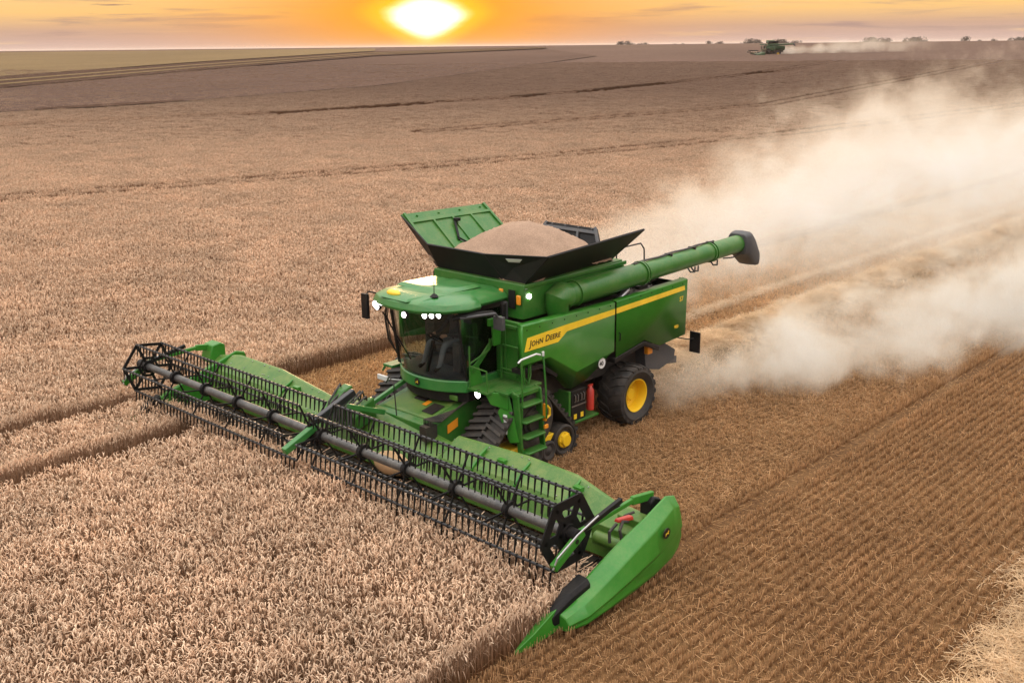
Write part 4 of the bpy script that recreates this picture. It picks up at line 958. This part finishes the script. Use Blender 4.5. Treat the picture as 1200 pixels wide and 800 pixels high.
# ------------------------------------------------------------------ plants as tiles of many stalks
def stalks(n, size, hmin, hmax, ear, seg, rs, lean=.10, hook=(.6, 2.2), ear_r=.013, ear_l=.10, stem_w=.008, leaves=True, sides=3, st=(0, .35)):
    """standing cereal: a thin stem, a drooping ear, a few dry leaves"""
    V = []; Fc = []; T = []
    def addv(p, t): V.append(p); T.append(t); return len(V) - 1
    for _ in range(n):
        x, y = rs.uniform(-size / 2, size / 2, 2); h = rs.uniform(hmin, hmax); az = rs.uniform(0, 2 * math.pi); ln = rs.normal(0, lean)
        d = np.array((math.cos(az), math.sin(az), 0)); w = np.array((-d[1], d[0], 0))
        top = np.array((x, y, 0)) + d * ln * h + np.array((0, 0, h))
        a = rs.uniform(0, math.pi); s_ = np.array((math.cos(a), math.sin(a), 0)) * stem_w / 2; base = np.array((x, y, 0))
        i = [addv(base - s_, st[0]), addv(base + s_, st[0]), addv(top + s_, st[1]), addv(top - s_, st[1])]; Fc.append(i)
        if leaves and rs.random() < .7:
            lz = rs.uniform(.45, .92) * h; la = rs.uniform(0, 2 * math.pi); ld = np.array((math.cos(la), math.sin(la), 0)); lw_ = np.array((-ld[1], ld[0], 0)) * .006
            p0 = base + (top - base) * lz / h; p1 = p0 + ld * .07 + np.array((0, 0, .05)); p2 = p0 + ld * .16 - np.array((0, 0, rs.uniform(.0, .1)))
            i = [addv(p0 - lw_, .2), addv(p0 + lw_, .2), addv(p1 + lw_, .55), addv(p1 - lw_, .55), addv(p2, .6)]; Fc.append(i[:4]); Fc.append([i[3], i[2], i[4]])
        # ear
        ang = rs.uniform(.0, .35); bend = rs.uniform(*hook) / seg; L = ear_l * rs.uniform(.75, 1.2) / seg; p = top.copy(); rings = []
        prof = np.interp(np.linspace(0, 1, seg + 1), [0, .2, .6, 1], [.45, 1, .95, .25]) * ear_r * rs.uniform(.8, 1.2)
        for k in range(seg + 1):
            tg = d * math.sin(ang) + np.array((0, 0, math.cos(ang))); nn = d * math.cos(ang) - np.array((0, 0, math.sin(ang)))
            rings.append([addv(p + (nn * math.cos(2 * math.pi * j / sides) + w * math.sin(2 * math.pi * j / sides)) * prof[k], 1.0) for j in range(sides)])
            p = p + tg * L; ang += bend
        for A, B in zip(rings, rings[1:]):
            for j in range(sides): Fc.append([A[j], A[(j + 1) % sides], B[(j + 1) % sides], B[j]])
    return V, Fc, T
def tile_mesh(name, V, Fc, T, mat):
    me = bpy.data.meshes.new(name); me.from_pydata([tuple(v) for v in V], [], [tuple(f) for f in Fc]); me.materials.append(MATS[mat])
    at = me.attributes.new('tint', 'FLOAT', 'POINT'); at.data.foreach_set('value', np.array(T, 'f')); return me
def tiles(name, meshes):
    c = bpy.data.collections.new(name)
    for i, me in enumerate(meshes): o = bpy.data.objects.new(name, me); c.objects.link(o)
    return c
def scatter(name, pts, rotz, scl, idx, coll, mat, tilt=0.0):
    """one object whose geometry nodes set a tile on every point"""
    me = bpy.data.meshes.new(name); me.from_pydata([tuple(p) for p in pts], [], []); me.materials.append(MATS[mat])
    tl = rng.normal(0, tilt, (2, len(pts)))
    for an, tp, dat in (('rz', 'FLOAT', rotz), ('tx', 'FLOAT', tl[0]), ('ty', 'FLOAT', tl[1]), ('pick', 'INT', idx)):
        a = me.attributes.new(an, tp, 'POINT'); a.data.foreach_set('value', np.ascontiguousarray(dat, 'f' if tp == 'FLOAT' else 'i'))
    a = me.attributes.new('scl', 'FLOAT_VECTOR', 'POINT'); a.data.foreach_set('vector', np.ascontiguousarray(scl, 'f').ravel())
    o = bpy.data.objects.new(name, me); COL.objects.link(o)
    g = bpy.data.node_groups.new(name, 'GeometryNodeTree')
    g.interface.new_socket('Geometry', in_out='INPUT', socket_type='NodeSocketGeometry'); g.interface.new_socket('Geometry', in_out='OUTPUT', socket_type='NodeSocketGeometry')
    N = g.nodes; Lk = g.links; gi = N.new('NodeGroupInput'); go = N.new('NodeGroupOutput')
    ip = N.new('GeometryNodeInstanceOnPoints'); ci = N.new('GeometryNodeCollectionInfo'); ci.inputs[0].default_value = coll; ci.inputs['Separate Children'].default_value = True; ci.inputs['Reset Children'].default_value = True
    def na(nm, tp): n = N.new('GeometryNodeInputNamedAttribute'); n.data_type = tp; n.inputs[0].default_value = nm; return n.outputs[0]
    cx = N.new('ShaderNodeCombineXYZ'); Lk.new(na('rz', 'FLOAT'), cx.inputs[2]); Lk.new(na('tx', 'FLOAT'), cx.inputs[0]); Lk.new(na('ty', 'FLOAT'), cx.inputs[1])
    Lk.new(gi.outputs[0], ip.inputs['Points']); Lk.new(ci.outputs[0], ip.inputs['Instance']); ip.inputs['Pick Instance'].default_value = True
    Lk.new(na('pick', 'INT'), ip.inputs['Instance Index']); Lk.new(cx.outputs[0], ip.inputs['Rotation']); Lk.new(na('scl', 'FLOAT_VECTOR'), ip.inputs['Scale'])
    Lk.new(ip.outputs[0], go.inputs[0]); o.modifiers.new('plants', 'NODES').node_group = g
    return o
rs = np.random.default_rng(11)
T0, T1, T2 = .5, .5, 1.5
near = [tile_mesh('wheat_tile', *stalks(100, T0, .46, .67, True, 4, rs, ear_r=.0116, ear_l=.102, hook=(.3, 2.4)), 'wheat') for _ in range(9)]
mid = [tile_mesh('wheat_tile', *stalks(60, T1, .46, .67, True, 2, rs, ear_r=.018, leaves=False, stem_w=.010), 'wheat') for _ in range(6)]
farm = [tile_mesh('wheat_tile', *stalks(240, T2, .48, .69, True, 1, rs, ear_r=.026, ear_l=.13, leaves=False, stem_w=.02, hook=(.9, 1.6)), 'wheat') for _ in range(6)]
def edge_tile():
    V, Fc, T = stalks(52, .5, .46, .66, True, 3, rs, ear_r=.0135, leaves=True, stem_w=.011, lean=.06, st=(.05, .32)); V = [np.array((v[0], v[1] * .26, v[2])) for v in V]; return tile_mesh('wheat_tile', V, Fc, T, 'wheat')
edge = [edge_tile() for _ in range(5)]
cw = tiles('wheat_tiles', near + mid + farm + edge)       # names sort in this order
NE, MI = 9, 6
# edges of the standing crop: Y_FAR beyond the header's far end, Y_NEAR at its near end, X_CUT ahead of the knife
Y_FAR, Y_NEAR, X_CUT = -7.95, 6.52, 4.02
LINES = [(-8.35, 4.4, 40, .26), (-5.35, 4.4, 40, .26)]       # wheel tracks through the crop ahead of the header: y, from x, to x, half width
far_lines = []
for pl in ([(-120, 246), (0, 232), (300, 209), (600, 186), (900, 158), (1200, 122), (1330, 103)], [(300, 134), (600, 114.5), (850, 90), (1060, 61)], [(500, 153), (600, 145.5), (900, 122), (1200, 66)], [(-100, 152), (0, 146), (350, 130), (700, 106), (960, 78)]):
    P_ = np.array([ground_at(px, py, .6) for k in range(len(pl) - 1) for px, py in [(pl[k][0] * (1 - f) + pl[k + 1][0] * f, pl[k][1] * (1 - f) + pl[k + 1][1] * f) for f in np.linspace(0, 1, 14)[:-1]]])
    far_lines.append(P_)
def dist_pl(X, Y, P_):
    """signed distance of points from a polyline"""
    best = np.full(X.shape, 1e9)
    for a, c in zip(P_, P_[1:]):
        d = c - a; L2 = d @ d + 1e-9; t_ = np.clip(((X - a[0]) * d[0] + (Y - a[1]) * d[1]) / L2, 0, 1)
        ex, ey = X - a[0] - t_ * d[0], Y - a[1] - t_ * d[1]; ds = np.hypot(ex, ey) * np.sign(d[0] * ey - d[1] * ex + 1e-12); m_ = np.abs(ds) < np.abs(best); best[m_] = ds[m_]
    return best
def grid(size, x0, x1, y0, y1):
    xs = np.arange(x0 + size / 2, x1, size); ys = np.arange(y0 + size / 2, y1, size); X, Y = np.meshgrid(xs, ys); return X.ravel(), Y.ravel()
parts_ = []
def emit_tiles(X, Y, size, lod0, nlod, sx=None, zs=None, turn=True):
    s = np.hypot(X - CAM.x, Y - CAM.y); n = len(X)
    rz = rs.integers(0, 4, n) * math.pi / 2 if turn else np.zeros(n) 
    sc_ = np.ones((n, 3)); k = .98 + .05 * np.sin(X * 1.9 + 2 * np.sin(Y * .9)) * np.sin(Y * 1.6) + .07 * np.sin(X * .31 + 1.3 * np.sin(Y * .17)) * np.sin(Y * .23 + .7) + rs.normal(0, .045, n); sc_[:, 2] = k
    if zs is not None: sc_[:, 2] *= zs
    if sx is not None: sc_[:, 0] = sx; sc_[:, 1] = sx
    parts_.append((np.column_stack([X, Y, height(X, Y)]), rz, sc_, lod0 + rs.integers(0, nlod, n)))
def dens(X, Y, lo, hi):
    s = np.hypot(X - CAM.x, Y - CAM.y); return (s >= lo) & (s < hi) & in_view(X, Y)
R1, R2 = 34.0, 105.0
# block ahead of the header (near and mid)
X, Y = grid(.5, X_CUT, 26, Y_FAR - .9, Y_NEAR)
ok = dens(X, Y, 0, 400)
for ly, xa, xb, hw in LINES: ok &= ~((np.abs(Y - ly) < hw + .02) & (X > xa))
X, Y = X[ok], Y[ok]; s = np.hypot(X - CAM.x, Y - CAM.y)
emit_tiles(X[s < R1], Y[s < R1], .5, 0, NE); emit_tiles(X[s >= R1], Y[s >= R1], .5, NE, MI)
# field beyond the far end
X, Y = grid(.5, -150, 32, -150 + (Y_FAR % .5) - .5, Y_FAR - .0)
ok = dens(X, Y, 0, R2) & ~((X > X_CUT) & (Y > Y_FAR - .9))
for ly, xa, xb, hw in LINES: ok &= ~((np.abs(Y - ly) < hw + .02) & (X > xa))
for P_ in far_lines:
    D = np.abs(np.abs(dist_pl(X, Y, P_)) - 1.15); ok &= ~(D < .62)
X, Y = X[ok], Y[ok]; s = np.hypot(X - CAM.x, Y - CAM.y)
emit_tiles(X[s < R1], Y[s < R1], .5, 0, NE); emit_tiles(X[s >= R1], Y[s >= R1], .5, NE, MI)
# far part of the field
X, Y = grid(1.5, -330, 60, -330, Y_FAR - 2)
ok = dens(X, Y, R2 - .7, INST_END)
fine = np.zeros(len(X), bool)
for P_ in far_lines: fine |= np.abs(dist_pl(X, Y, P_)) < 3.6
fx, fy = X[ok & fine], Y[ok & fine]; ok &= ~fine
if len(fx):
    gx, gy = np.meshgrid((-.5, 0, .5), (-.5, 0, .5)); fx = (fx[:, None] + gx.ravel()).ravel(); fy = (fy[:, None] + gy.ravel()).ravel(); k_ = np.ones(len(fx), bool)
    for P_ in far_lines: k_ &= ~(np.abs(np.abs(dist_pl(fx, fy, P_)) - 1.25) < .75)
    emit_tiles(fx[k_], fy[k_], .5, NE, MI, zs=.97)
X, Y = X[ok], Y[ok]
emit_tiles(X, Y, 1.5, NE + MI, 6, zs=.94)
# dense rows of stalks along the cut edges and the wheel tracks
for ye, xa, xb in ((Y_NEAR + .02, X_CUT, 22), (Y_FAR - .02, -60, X_CUT + .2), (-5.35 - .46, 4.4, 26), (-8.35 - .46, 4.4, 26)):
    ex = np.arange(xa + .25, xb, .25); ey = np.full(ex.shape, ye) + rs.normal(0, .03, len(ex)); ok = in_view(ex, ey); emit_tiles(ex[ok], ey[ok], .5, NE + MI + 6, 5, turn=False)
pts = np.concatenate([p[0] for p in parts_]); rz = np.concatenate([p[1] for p in parts_]); sc_ = np.concatenate([p[2] for p in parts_]); ix = np.concatenate([p[3] for p in parts_])
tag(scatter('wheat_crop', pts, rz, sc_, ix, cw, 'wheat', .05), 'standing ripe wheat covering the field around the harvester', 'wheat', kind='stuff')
print('wheat tiles', len(pts))

# ------------------------------------------------------------------ stubble in rows, chaff and loose straw
def strand(V, Fc, T, p, az, L, w, curl, el, rs, tint, seg=3, bend=.25):
    d = np.array((math.cos(az), math.sin(az), 0)); n = np.array((-d[1], d[0], 0)); q = np.array(p, float); prev = None
    for k in range(seg + 1):
        ww = n * w / 2; i = [len(V), len(V) + 1]; V.append(q - ww); V.append(q + ww); T += [tint, tint]
        if prev: Fc.append([prev[0], prev[1], i[1], i[0]])
        prev = i; q = q + d * (L / seg) * math.cos(el) + np.array((0, 0, (L / seg) * math.sin(el))); el -= curl / seg; az += rs.normal(0, bend); d = np.array((math.cos(az), math.sin(az), 0)); n = np.array((-d[1], d[0], 0))
def stubble_tile(rows, per_row, litter, chaff, rs, hmin=.08, hmax=.16, gap=None, mat='stubble'):
    V, Fc, T = [], [], []
    for r_ in range(rows):
        yc = -.5 + (r_ + .5) / rows
        if gap and abs(yc - gap[0]) < gap[1]: continue
        for _ in range(per_row):
            x = rs.uniform(-.5, .5); y = yc + rs.normal(0, .020)
            for k in range(rs.integers(2, 5)):
                h = rs.uniform(hmin, hmax); a = rs.uniform(0, math.pi); s_ = np.array((math.cos(a), math.sin(a), 0)) * .0045; b0 = np.array((x + rs.normal(0, .012), y + rs.normal(0, .012), 0)); tp = b0 + np.array((rs.normal(0, .022), rs.normal(0, .022), h))
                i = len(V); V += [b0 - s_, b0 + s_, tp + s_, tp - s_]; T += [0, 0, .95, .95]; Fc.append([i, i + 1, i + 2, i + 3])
    for _ in range(litter): strand(V, Fc, T, (rs.uniform(-.5, .5), rs.uniform(-.5, .5), rs.uniform(.01, .12)), rs.uniform(0, 6.3), rs.uniform(.08, .34), .008, rs.normal(0, .4), rs.normal(0, .2), rs, rs.uniform(.6, 1), 2, .12)
    for _ in range(chaff): strand(V, Fc, T, (rs.uniform(-.5, .5), rs.uniform(-.5, .5), rs.uniform(.005, .05)), rs.uniform(0, 6.3), rs.uniform(.02, .06), .012, 0, rs.normal(0, .4), rs, rs.uniform(.2, 1), 1)
    return tile_mesh('stubble_tile', V, Fc, T, mat)
rowt = [stubble_tile(5, 34, 40, 80, rs, .09, .18) for _ in range(9)]
mixt = [stubble_tile(6, 26, 130, 330, rs, .07, .16) for _ in range(6)]
gapt = [stubble_tile(6, 34, 20, 60, rs, .10, .22, (-.05, .17)) for _ in range(3)]
goldt = [stubble_tile(6, 24, 150, 300, rs, .07, .16, mat='gold_stubble') for _ in range(4)]
cs = tiles('stubble_tiles', rowt + mixt + gapt + goldt)
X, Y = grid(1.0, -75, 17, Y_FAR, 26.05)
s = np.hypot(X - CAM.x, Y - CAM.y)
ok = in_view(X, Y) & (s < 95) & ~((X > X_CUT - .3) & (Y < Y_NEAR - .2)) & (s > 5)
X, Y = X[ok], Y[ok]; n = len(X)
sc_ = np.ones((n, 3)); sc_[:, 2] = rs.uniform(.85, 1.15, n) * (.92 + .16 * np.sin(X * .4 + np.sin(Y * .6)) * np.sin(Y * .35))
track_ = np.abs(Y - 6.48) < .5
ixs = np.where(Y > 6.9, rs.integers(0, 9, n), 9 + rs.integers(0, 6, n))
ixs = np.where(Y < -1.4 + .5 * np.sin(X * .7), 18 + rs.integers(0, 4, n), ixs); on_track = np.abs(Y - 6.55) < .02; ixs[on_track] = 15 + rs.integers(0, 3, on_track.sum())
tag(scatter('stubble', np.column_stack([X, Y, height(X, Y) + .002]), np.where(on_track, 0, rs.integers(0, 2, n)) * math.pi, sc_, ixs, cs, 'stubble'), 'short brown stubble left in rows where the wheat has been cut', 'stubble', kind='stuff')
print('stubble tiles', n)
# ------------------------------------------------------------------ straw windrows
def straw_tile(n, lx, ly, hgt, rs):
    V, Fc, T = [], [], []
    for _ in range(n):
        x = rs.uniform(-lx / 2, lx / 2); v = np.clip(rs.normal(0, .36), -1, 1); y = v * ly / 2; z = hgt * (1 - abs(v) ** 2.2) * rs.uniform(.55, 1.08)
        strand(V, Fc, T, (x, y, max(.02, z)), rs.uniform(0, 6.3), rs.uniform(.14, .42), rs.uniform(.006, .012), rs.normal(.15, .35), rs.normal(.02, .16), rs, rs.uniform(.3, 1), 3, .10)
    return tile_mesh('straw_tile', V, Fc, T, 'straw')
ct = tiles('straw_tiles', [straw_tile(2200, 1.3, 2.5, .46, rs) for _ in range(4)] + [straw_tile(4200, 1.3, 3.1, .42, rs) for _ in range(4)])
def windrow(name, x0, x1, yc, big, label, hump, half):
    X = np.arange(x0, x1, 1.0); n = len(X); Y = yc + .10 * np.sin(X * .5) + rs.normal(0, .05, n)
    sc_ = np.ones((n, 3)); sc_[:, 1] = rs.uniform(.85, 1.15, n); sc_[:, 2] = rs.uniform(.8, 1.2, n)
    o = scatter(name, np.column_stack([X, Y, height(X, Y)]), rs.integers(0, 2, n) * math.pi, sc_, (4 if big else 0) + rs.integers(0, 4, n), ct, 'straw')
    tag(o, label, 'straw', kind='stuff'); return o
windrow('straw_windrow', -62, -5.5, -.62, False, 'long ridge of loose golden straw lying behind the harvester', .25, .8)
windrow('straw_windrow', -8, 9, 13.1, True, 'thick pale straw ridge crossing the near right corner of the stubble', .4, 1.3)
straw_mat('chaff', ((.66, .46, .27), (.82, .62, .42), (.6, .4, .22), (.7, .5, .3)), .1, gscale=1.0)
# pale strip of chaff beside the ridge
V, Fc, T = [], [], []
for _ in range(900): strand(V, Fc, T, (rs.uniform(-.6, .6), rs.normal(0, .16), rs.uniform(.05, .17)), rs.uniform(0, 6.3), rs.uniform(.04, .16), .012, rs.normal(0, .4), rs.normal(0, .3), rs, rs.uniform(.5, 1), 2)
cc = tiles('chaff_tiles', [tile_mesh('chaff_tile', V, Fc, T, 'chaff')])
X = np.arange(-75, -6, .9); n = len(X); Y = -3.22 + .05 * np.sin(X * .4)
tag(scatter('chaff_strip', np.column_stack([X, Y, height(X, Y)]), rs.integers(0, 2, n) * math.pi, np.ones((n, 3)), np.zeros(n), cc, 'chaff'), 'narrow pale line of chaff running beside the straw ridge', 'chaff', kind='stuff')

# ------------------------------------------------------------------ trees on the skyline
m, t, out = new_mat('foliage'); rnd_ = t.new('ShaderNodeNewGeometry').outputs['Random Per Island']
pbsdf(t, out, t.mix(rnd_, (.055, .045, .036), (.11, .085, .066)), .9, spec=.1)  # leaf colour has the brown-grey haze of distance painted in
paint('bark', (.05, .035, .025), .9, 0, 0)
def crown(rs, w, h, n=900):
    b = MB()
    lobes = [(rs.normal(0, w * .28), rs.normal(0, w * .28), h * rs.uniform(.18, .72), w * rs.uniform(.22, .38)) for _ in range(9)]
    for _ in range(n):
        lx, ly, lz, lr = lobes[rs.integers(0, 9)]; v = rs.normal(0, 1, 3); v = v / np.linalg.norm(v) * lr * rs.uniform(.6, 1.05); c = np.array((lx, ly, lz)) + v * (1, 1, .8)
        a = rs.normal(0, 1, 3); a /= np.linalg.norm(a); e = np.cross(a, rs.normal(0, 1, 3)); e /= np.linalg.norm(e); s_ = rs.uniform(.15, .42) * w / 7
        i = b.add([c - a * s_, c + e * s_ * .7, c + a * s_, c - e * s_ * .7]); b.face((i, i + 1, i + 2, i + 3))
    return b
def trunk(rs, w, h):
    b = MB(); b.tube([(0, 0, -.5), (.1, 0, h * .3), (.15, .1, h * .6)], [w * .05, w * .04, w * .02], 7)
    for k in range(4): a = k * 1.6 + rs.uniform(0, 1); b.tube([(.1, 0, h * .3), (.1 + w * .15 * math.cos(a), w * .15 * math.sin(a), h * .5), (w * .3 * math.cos(a), w * .3 * math.sin(a), h * .7)], [w * .025, w * .018, w * .008], 5)
    return b
protos = []
for k in range(4):
    w, h = ((7, 5.5), (9, 5), (6, 6), (10, 6.5))[k]; protos.append((crown(rs, w, h).mesh('crown', ['foliage'], smooth=10), trunk(rs, w, h).mesh('trunk', ['bark'])))
TREES = [(728, 51.5, 3, .8), (738, 51.5, 1, .9), (750, 51.5, 0, .7), (758, 51.2, 1, .6), (831, 50.6, 2, .8), (843, 50.6, 0, .9), (878, 50.3, 1, 1.0), (887, 50.3, 3, .9), (912, 50, 3, .9), (921, 50, 1, .9), (931, 49.8, 0, .9), (1018, 49.2, 1, 1.0), (1027, 49, 3, 1.0), (1037, 49, 1, .9), (1067, 48.8, 3, .9), (1076, 48.6, 3, 1.0), (1083, 48.6, 0, .8), (1131, 48.2, 2, 1.0), (1150, 48, 1, .5), (1166, 47.9, 1, .6), (1190, 47.6, 3, .8), (1197, 47.6, 1, .8), (802, 50.8, 1, .45), (790, 50.9, 1, .4)]
LBL = {728: 'bushy tree at the left end of the long row left of the distant harvester', 738: 'wide low tree second from the left in the row left of the distant harvester', 750: 'tree third from the left in the row left of the distant harvester', 758: 'low bush ending the right side of the row left of the distant harvester',
 790: 'tiny lone bush left of the pair of small trees', 802: 'tiny lone bush between the long tree row and the pair of small trees', 831: 'left tree of the small pair standing left of the distant harvester', 843: 'right tree of the small pair standing left of the distant harvester',
 878: 'low tree peeking out left of the distant harvester cab', 887: 'tree hidden directly behind the distant harvester', 912: 'tree behind the rear of the distant harvester by its auger', 921: 'tree in the middle of the row right of the distant harvester', 931: 'tree ending the row right of the distant harvester',
 1018: 'leftmost tree of the first clump right of the distant harvester', 1027: 'middle tree of the first clump right of the distant harvester', 1037: 'rightmost tree of the first clump right of the distant harvester', 1067: 'left tree of the second clump right of the distant harvester', 1076: 'middle tree of the second clump right of the distant harvester', 1083: 'right tree of the second clump right of the distant harvester',
 1131: 'single round tree standing right of the second clump', 1150: 'very low small bush near the right end of the skyline', 1166: 'low bush just left of the last two trees on the skyline', 1190: 'left tree of the last pair at the right end of the skyline', 1197: 'rightmost tree on the whole skyline at the picture edge'}
MR = np.array(RC)
for px, py, k, s_ in TREES:
    v = RC.transposed() @ Vector((px - 600, py - 400, F_PX)); a = math.atan2(v.y, v.x); D = 860 + 40 * math.sin(px)
    x, y = CAM.x + D * math.cos(a), CAM.y + D * math.sin(a)
    r_ = tag(empty('tree', (x, y, float(height(x, y)) - 1.1), rs.uniform(0, 6.28)), LBL[px], 'tree', 'trees along the skyline'); r_.scale = (s_ * .92,) * 3
    for me in protos[k]:
        c = bpy.data.objects.new(me.name.split('.')[0], me); COL.objects.link(c); c.parent = r_

# ------------------------------------------------------------------ dust thrown up behind the machines
def dust_mat(name, build):
    m, t, out = new_mat(name); dens_ = build(t)
    v = t.new('ShaderNodeVolumeScatter'); v.inputs['Color'].default_value = (1.0, .83, .63, 1); v.inputs['Anisotropy'].default_value = .15
    t.put(v.inputs['Density'], dens_); t.l.new(v.outputs[0], out.inputs['Volume']); m.cycles.volume_step_rate = .2
    return m
def trail(t, x, y, z, c0, c1, r0, r1, k):
    """soft plume along a line that widens away from the machine; returns 1 at its axis and 0 at its rim"""
    u = t.lin(x, c0[0], c1[0], 0.0, 1.0)
    cy = t.add(t.mul(u, c1[1] - c0[1]), c0[1]); cz = t.add(t.mul(t.pw(u, k), c1[2] - c0[2]), c0[2])
    ry = t.add(t.mul(t.pw(u, .8), r1[0] - r0[0]), r0[0]); rz_ = t.add(t.mul(t.pw(u, .8), r1[1] - r0[1]), r0[1])
    a = t.div(t.sub(y, cy), ry); c = t.div(t.sub(z, cz), rz_)
    return t.m('SQRT', t.add(t.mul(a, a), t.mul(c, c))), u
def near_dust(t):
    co = t.coord(); x, y, z = t.sep(co)
    n1 = t.noise(t.comb(t.mul(x, .8), y, z), .33, 5, .62, .6); n2 = t.noise(t.comb(t.mul(x, .6), t.mul(y, .9), z), 1.1, 3, .6, .4)
    n3 = t.noise(t.comb(t.mul(x, .7), y, z), 2.8, 3, .65, .5)
    nn = t.add(t.add(t.mul(n1, .58), t.mul(n2, .28)), t.mul(n3, .14))
    r1, u1 = trail(t, x, y, z, (-6, -2.6, 1.7), (-46, -9.0, 3.4), (1.5, 1.4), (7.2, 4.8), .8)
    r2, u2 = trail(t, x, y, z, (-5.2, 1.5, .5), (-34, 10.2, 1.3), (1.6, 1.1), (6.3, 2.7), .9)
    d1 = t.sstep(t.add(r1, t.mul(t.sub(nn, .5), 5.2)), .92, .32)
    d2 = t.sstep(t.add(r2, t.mul(t.sub(nn, .5), 5.0)), .92, .32)
    d1 = t.mul(d1, t.mul(t.lin(u1, 0, 1, .22, .075), t.sstep(x, -5.6, -8.5)))
    d2 = t.mul(d2, t.mul(t.lin(u2, 0, 1, .55, .12), t.sstep(x, -4.5, -5.6)))
    r3, u3 = trail(t, x, y, z, (-9, -3.0, .6), (-58, -1.0, 2.8), (2.6, 1.1), (9.5, 4.2), .9)
    d3 = t.mul(t.sstep(t.add(r3, t.mul(t.sub(nn, .5), 3.2)), 1.0, .2), t.mul(t.sstep(x, -10, -28), .13))
    return t.mul(t.add(t.add(d1, d2), d3), t.sstep(x, -64, -54))
dust_mat('dust', near_dust)
b = MB(); b.loft([[(x, y0_, .02), (x, y1_, .02), (x, y1_ - .5, h_), (x, y0_ + .5, h_)] for x, y0_, y1_, h_ in ((-4.6, -4.5, 3.2, 3.2), (-20, -12, 10.5, 7.5), (-64, -22, 17.5, 12))])
dz_ = part('dust_cloud', b, 'dust', smooth=10); tag(dz_, 'large billowing cloud of pale dust rising behind the near harvester', 'dust', kind='stuff')
def far_dust(t):
    co = t.coord(); x, y, z = t.sep(co); n1 = t.noise(co, .22, 4, .6)
    r1, u1 = trail(t, x, y, z, (-4, 0, 1.2), (-48, 0, 3.2), (2.0, 1.6), (5, 3.2), .8)
    return t.mul(t.sstep(t.add(r1, t.mul(t.sub(n1, .5), 2.2)), 1.0, .1), t.lin(u1, 0, 1, .32, .0))
dust_mat('far_dust', far_dust)
b = MB(); b.loft([[(x, -w_, .1), (x, w_, .1), (x, w_ * .9, h_), (x, -w_ * .9, h_)] for x, w_, h_ in ((-4, 3.5, 4), (-50, 7, 8))])
fd = part('dust_cloud', b, 'far_dust', smooth=10); fd.location = far.location; fd.rotation_euler = far.rotation_euler
tag(fd, 'small pale dust trail behind the distant harvester on the skyline', 'dust', kind='stuff')

# ------------------------------------------------------------------ evening haze: one even body of air round the whole scene
m, t, out = new_mat('haze'); v = t.new('ShaderNodeVolumePrincipled'); v.inputs['Color'].default_value = (.98, .86, .78, 1); v.inputs['Density'].default_value = HAZE; v.inputs['Anisotropy'].default_value = .3
t.l.new(v.outputs[0], out.inputs['Volume'])
if HAZE > 0:
    b = MB(); b.box(-9400, 9400, -9400, 9400, -1.0, 19.0); tag(part('haze', b, 'haze'), 'thin pale evening haze over the whole field', 'haze', kind='stuff')
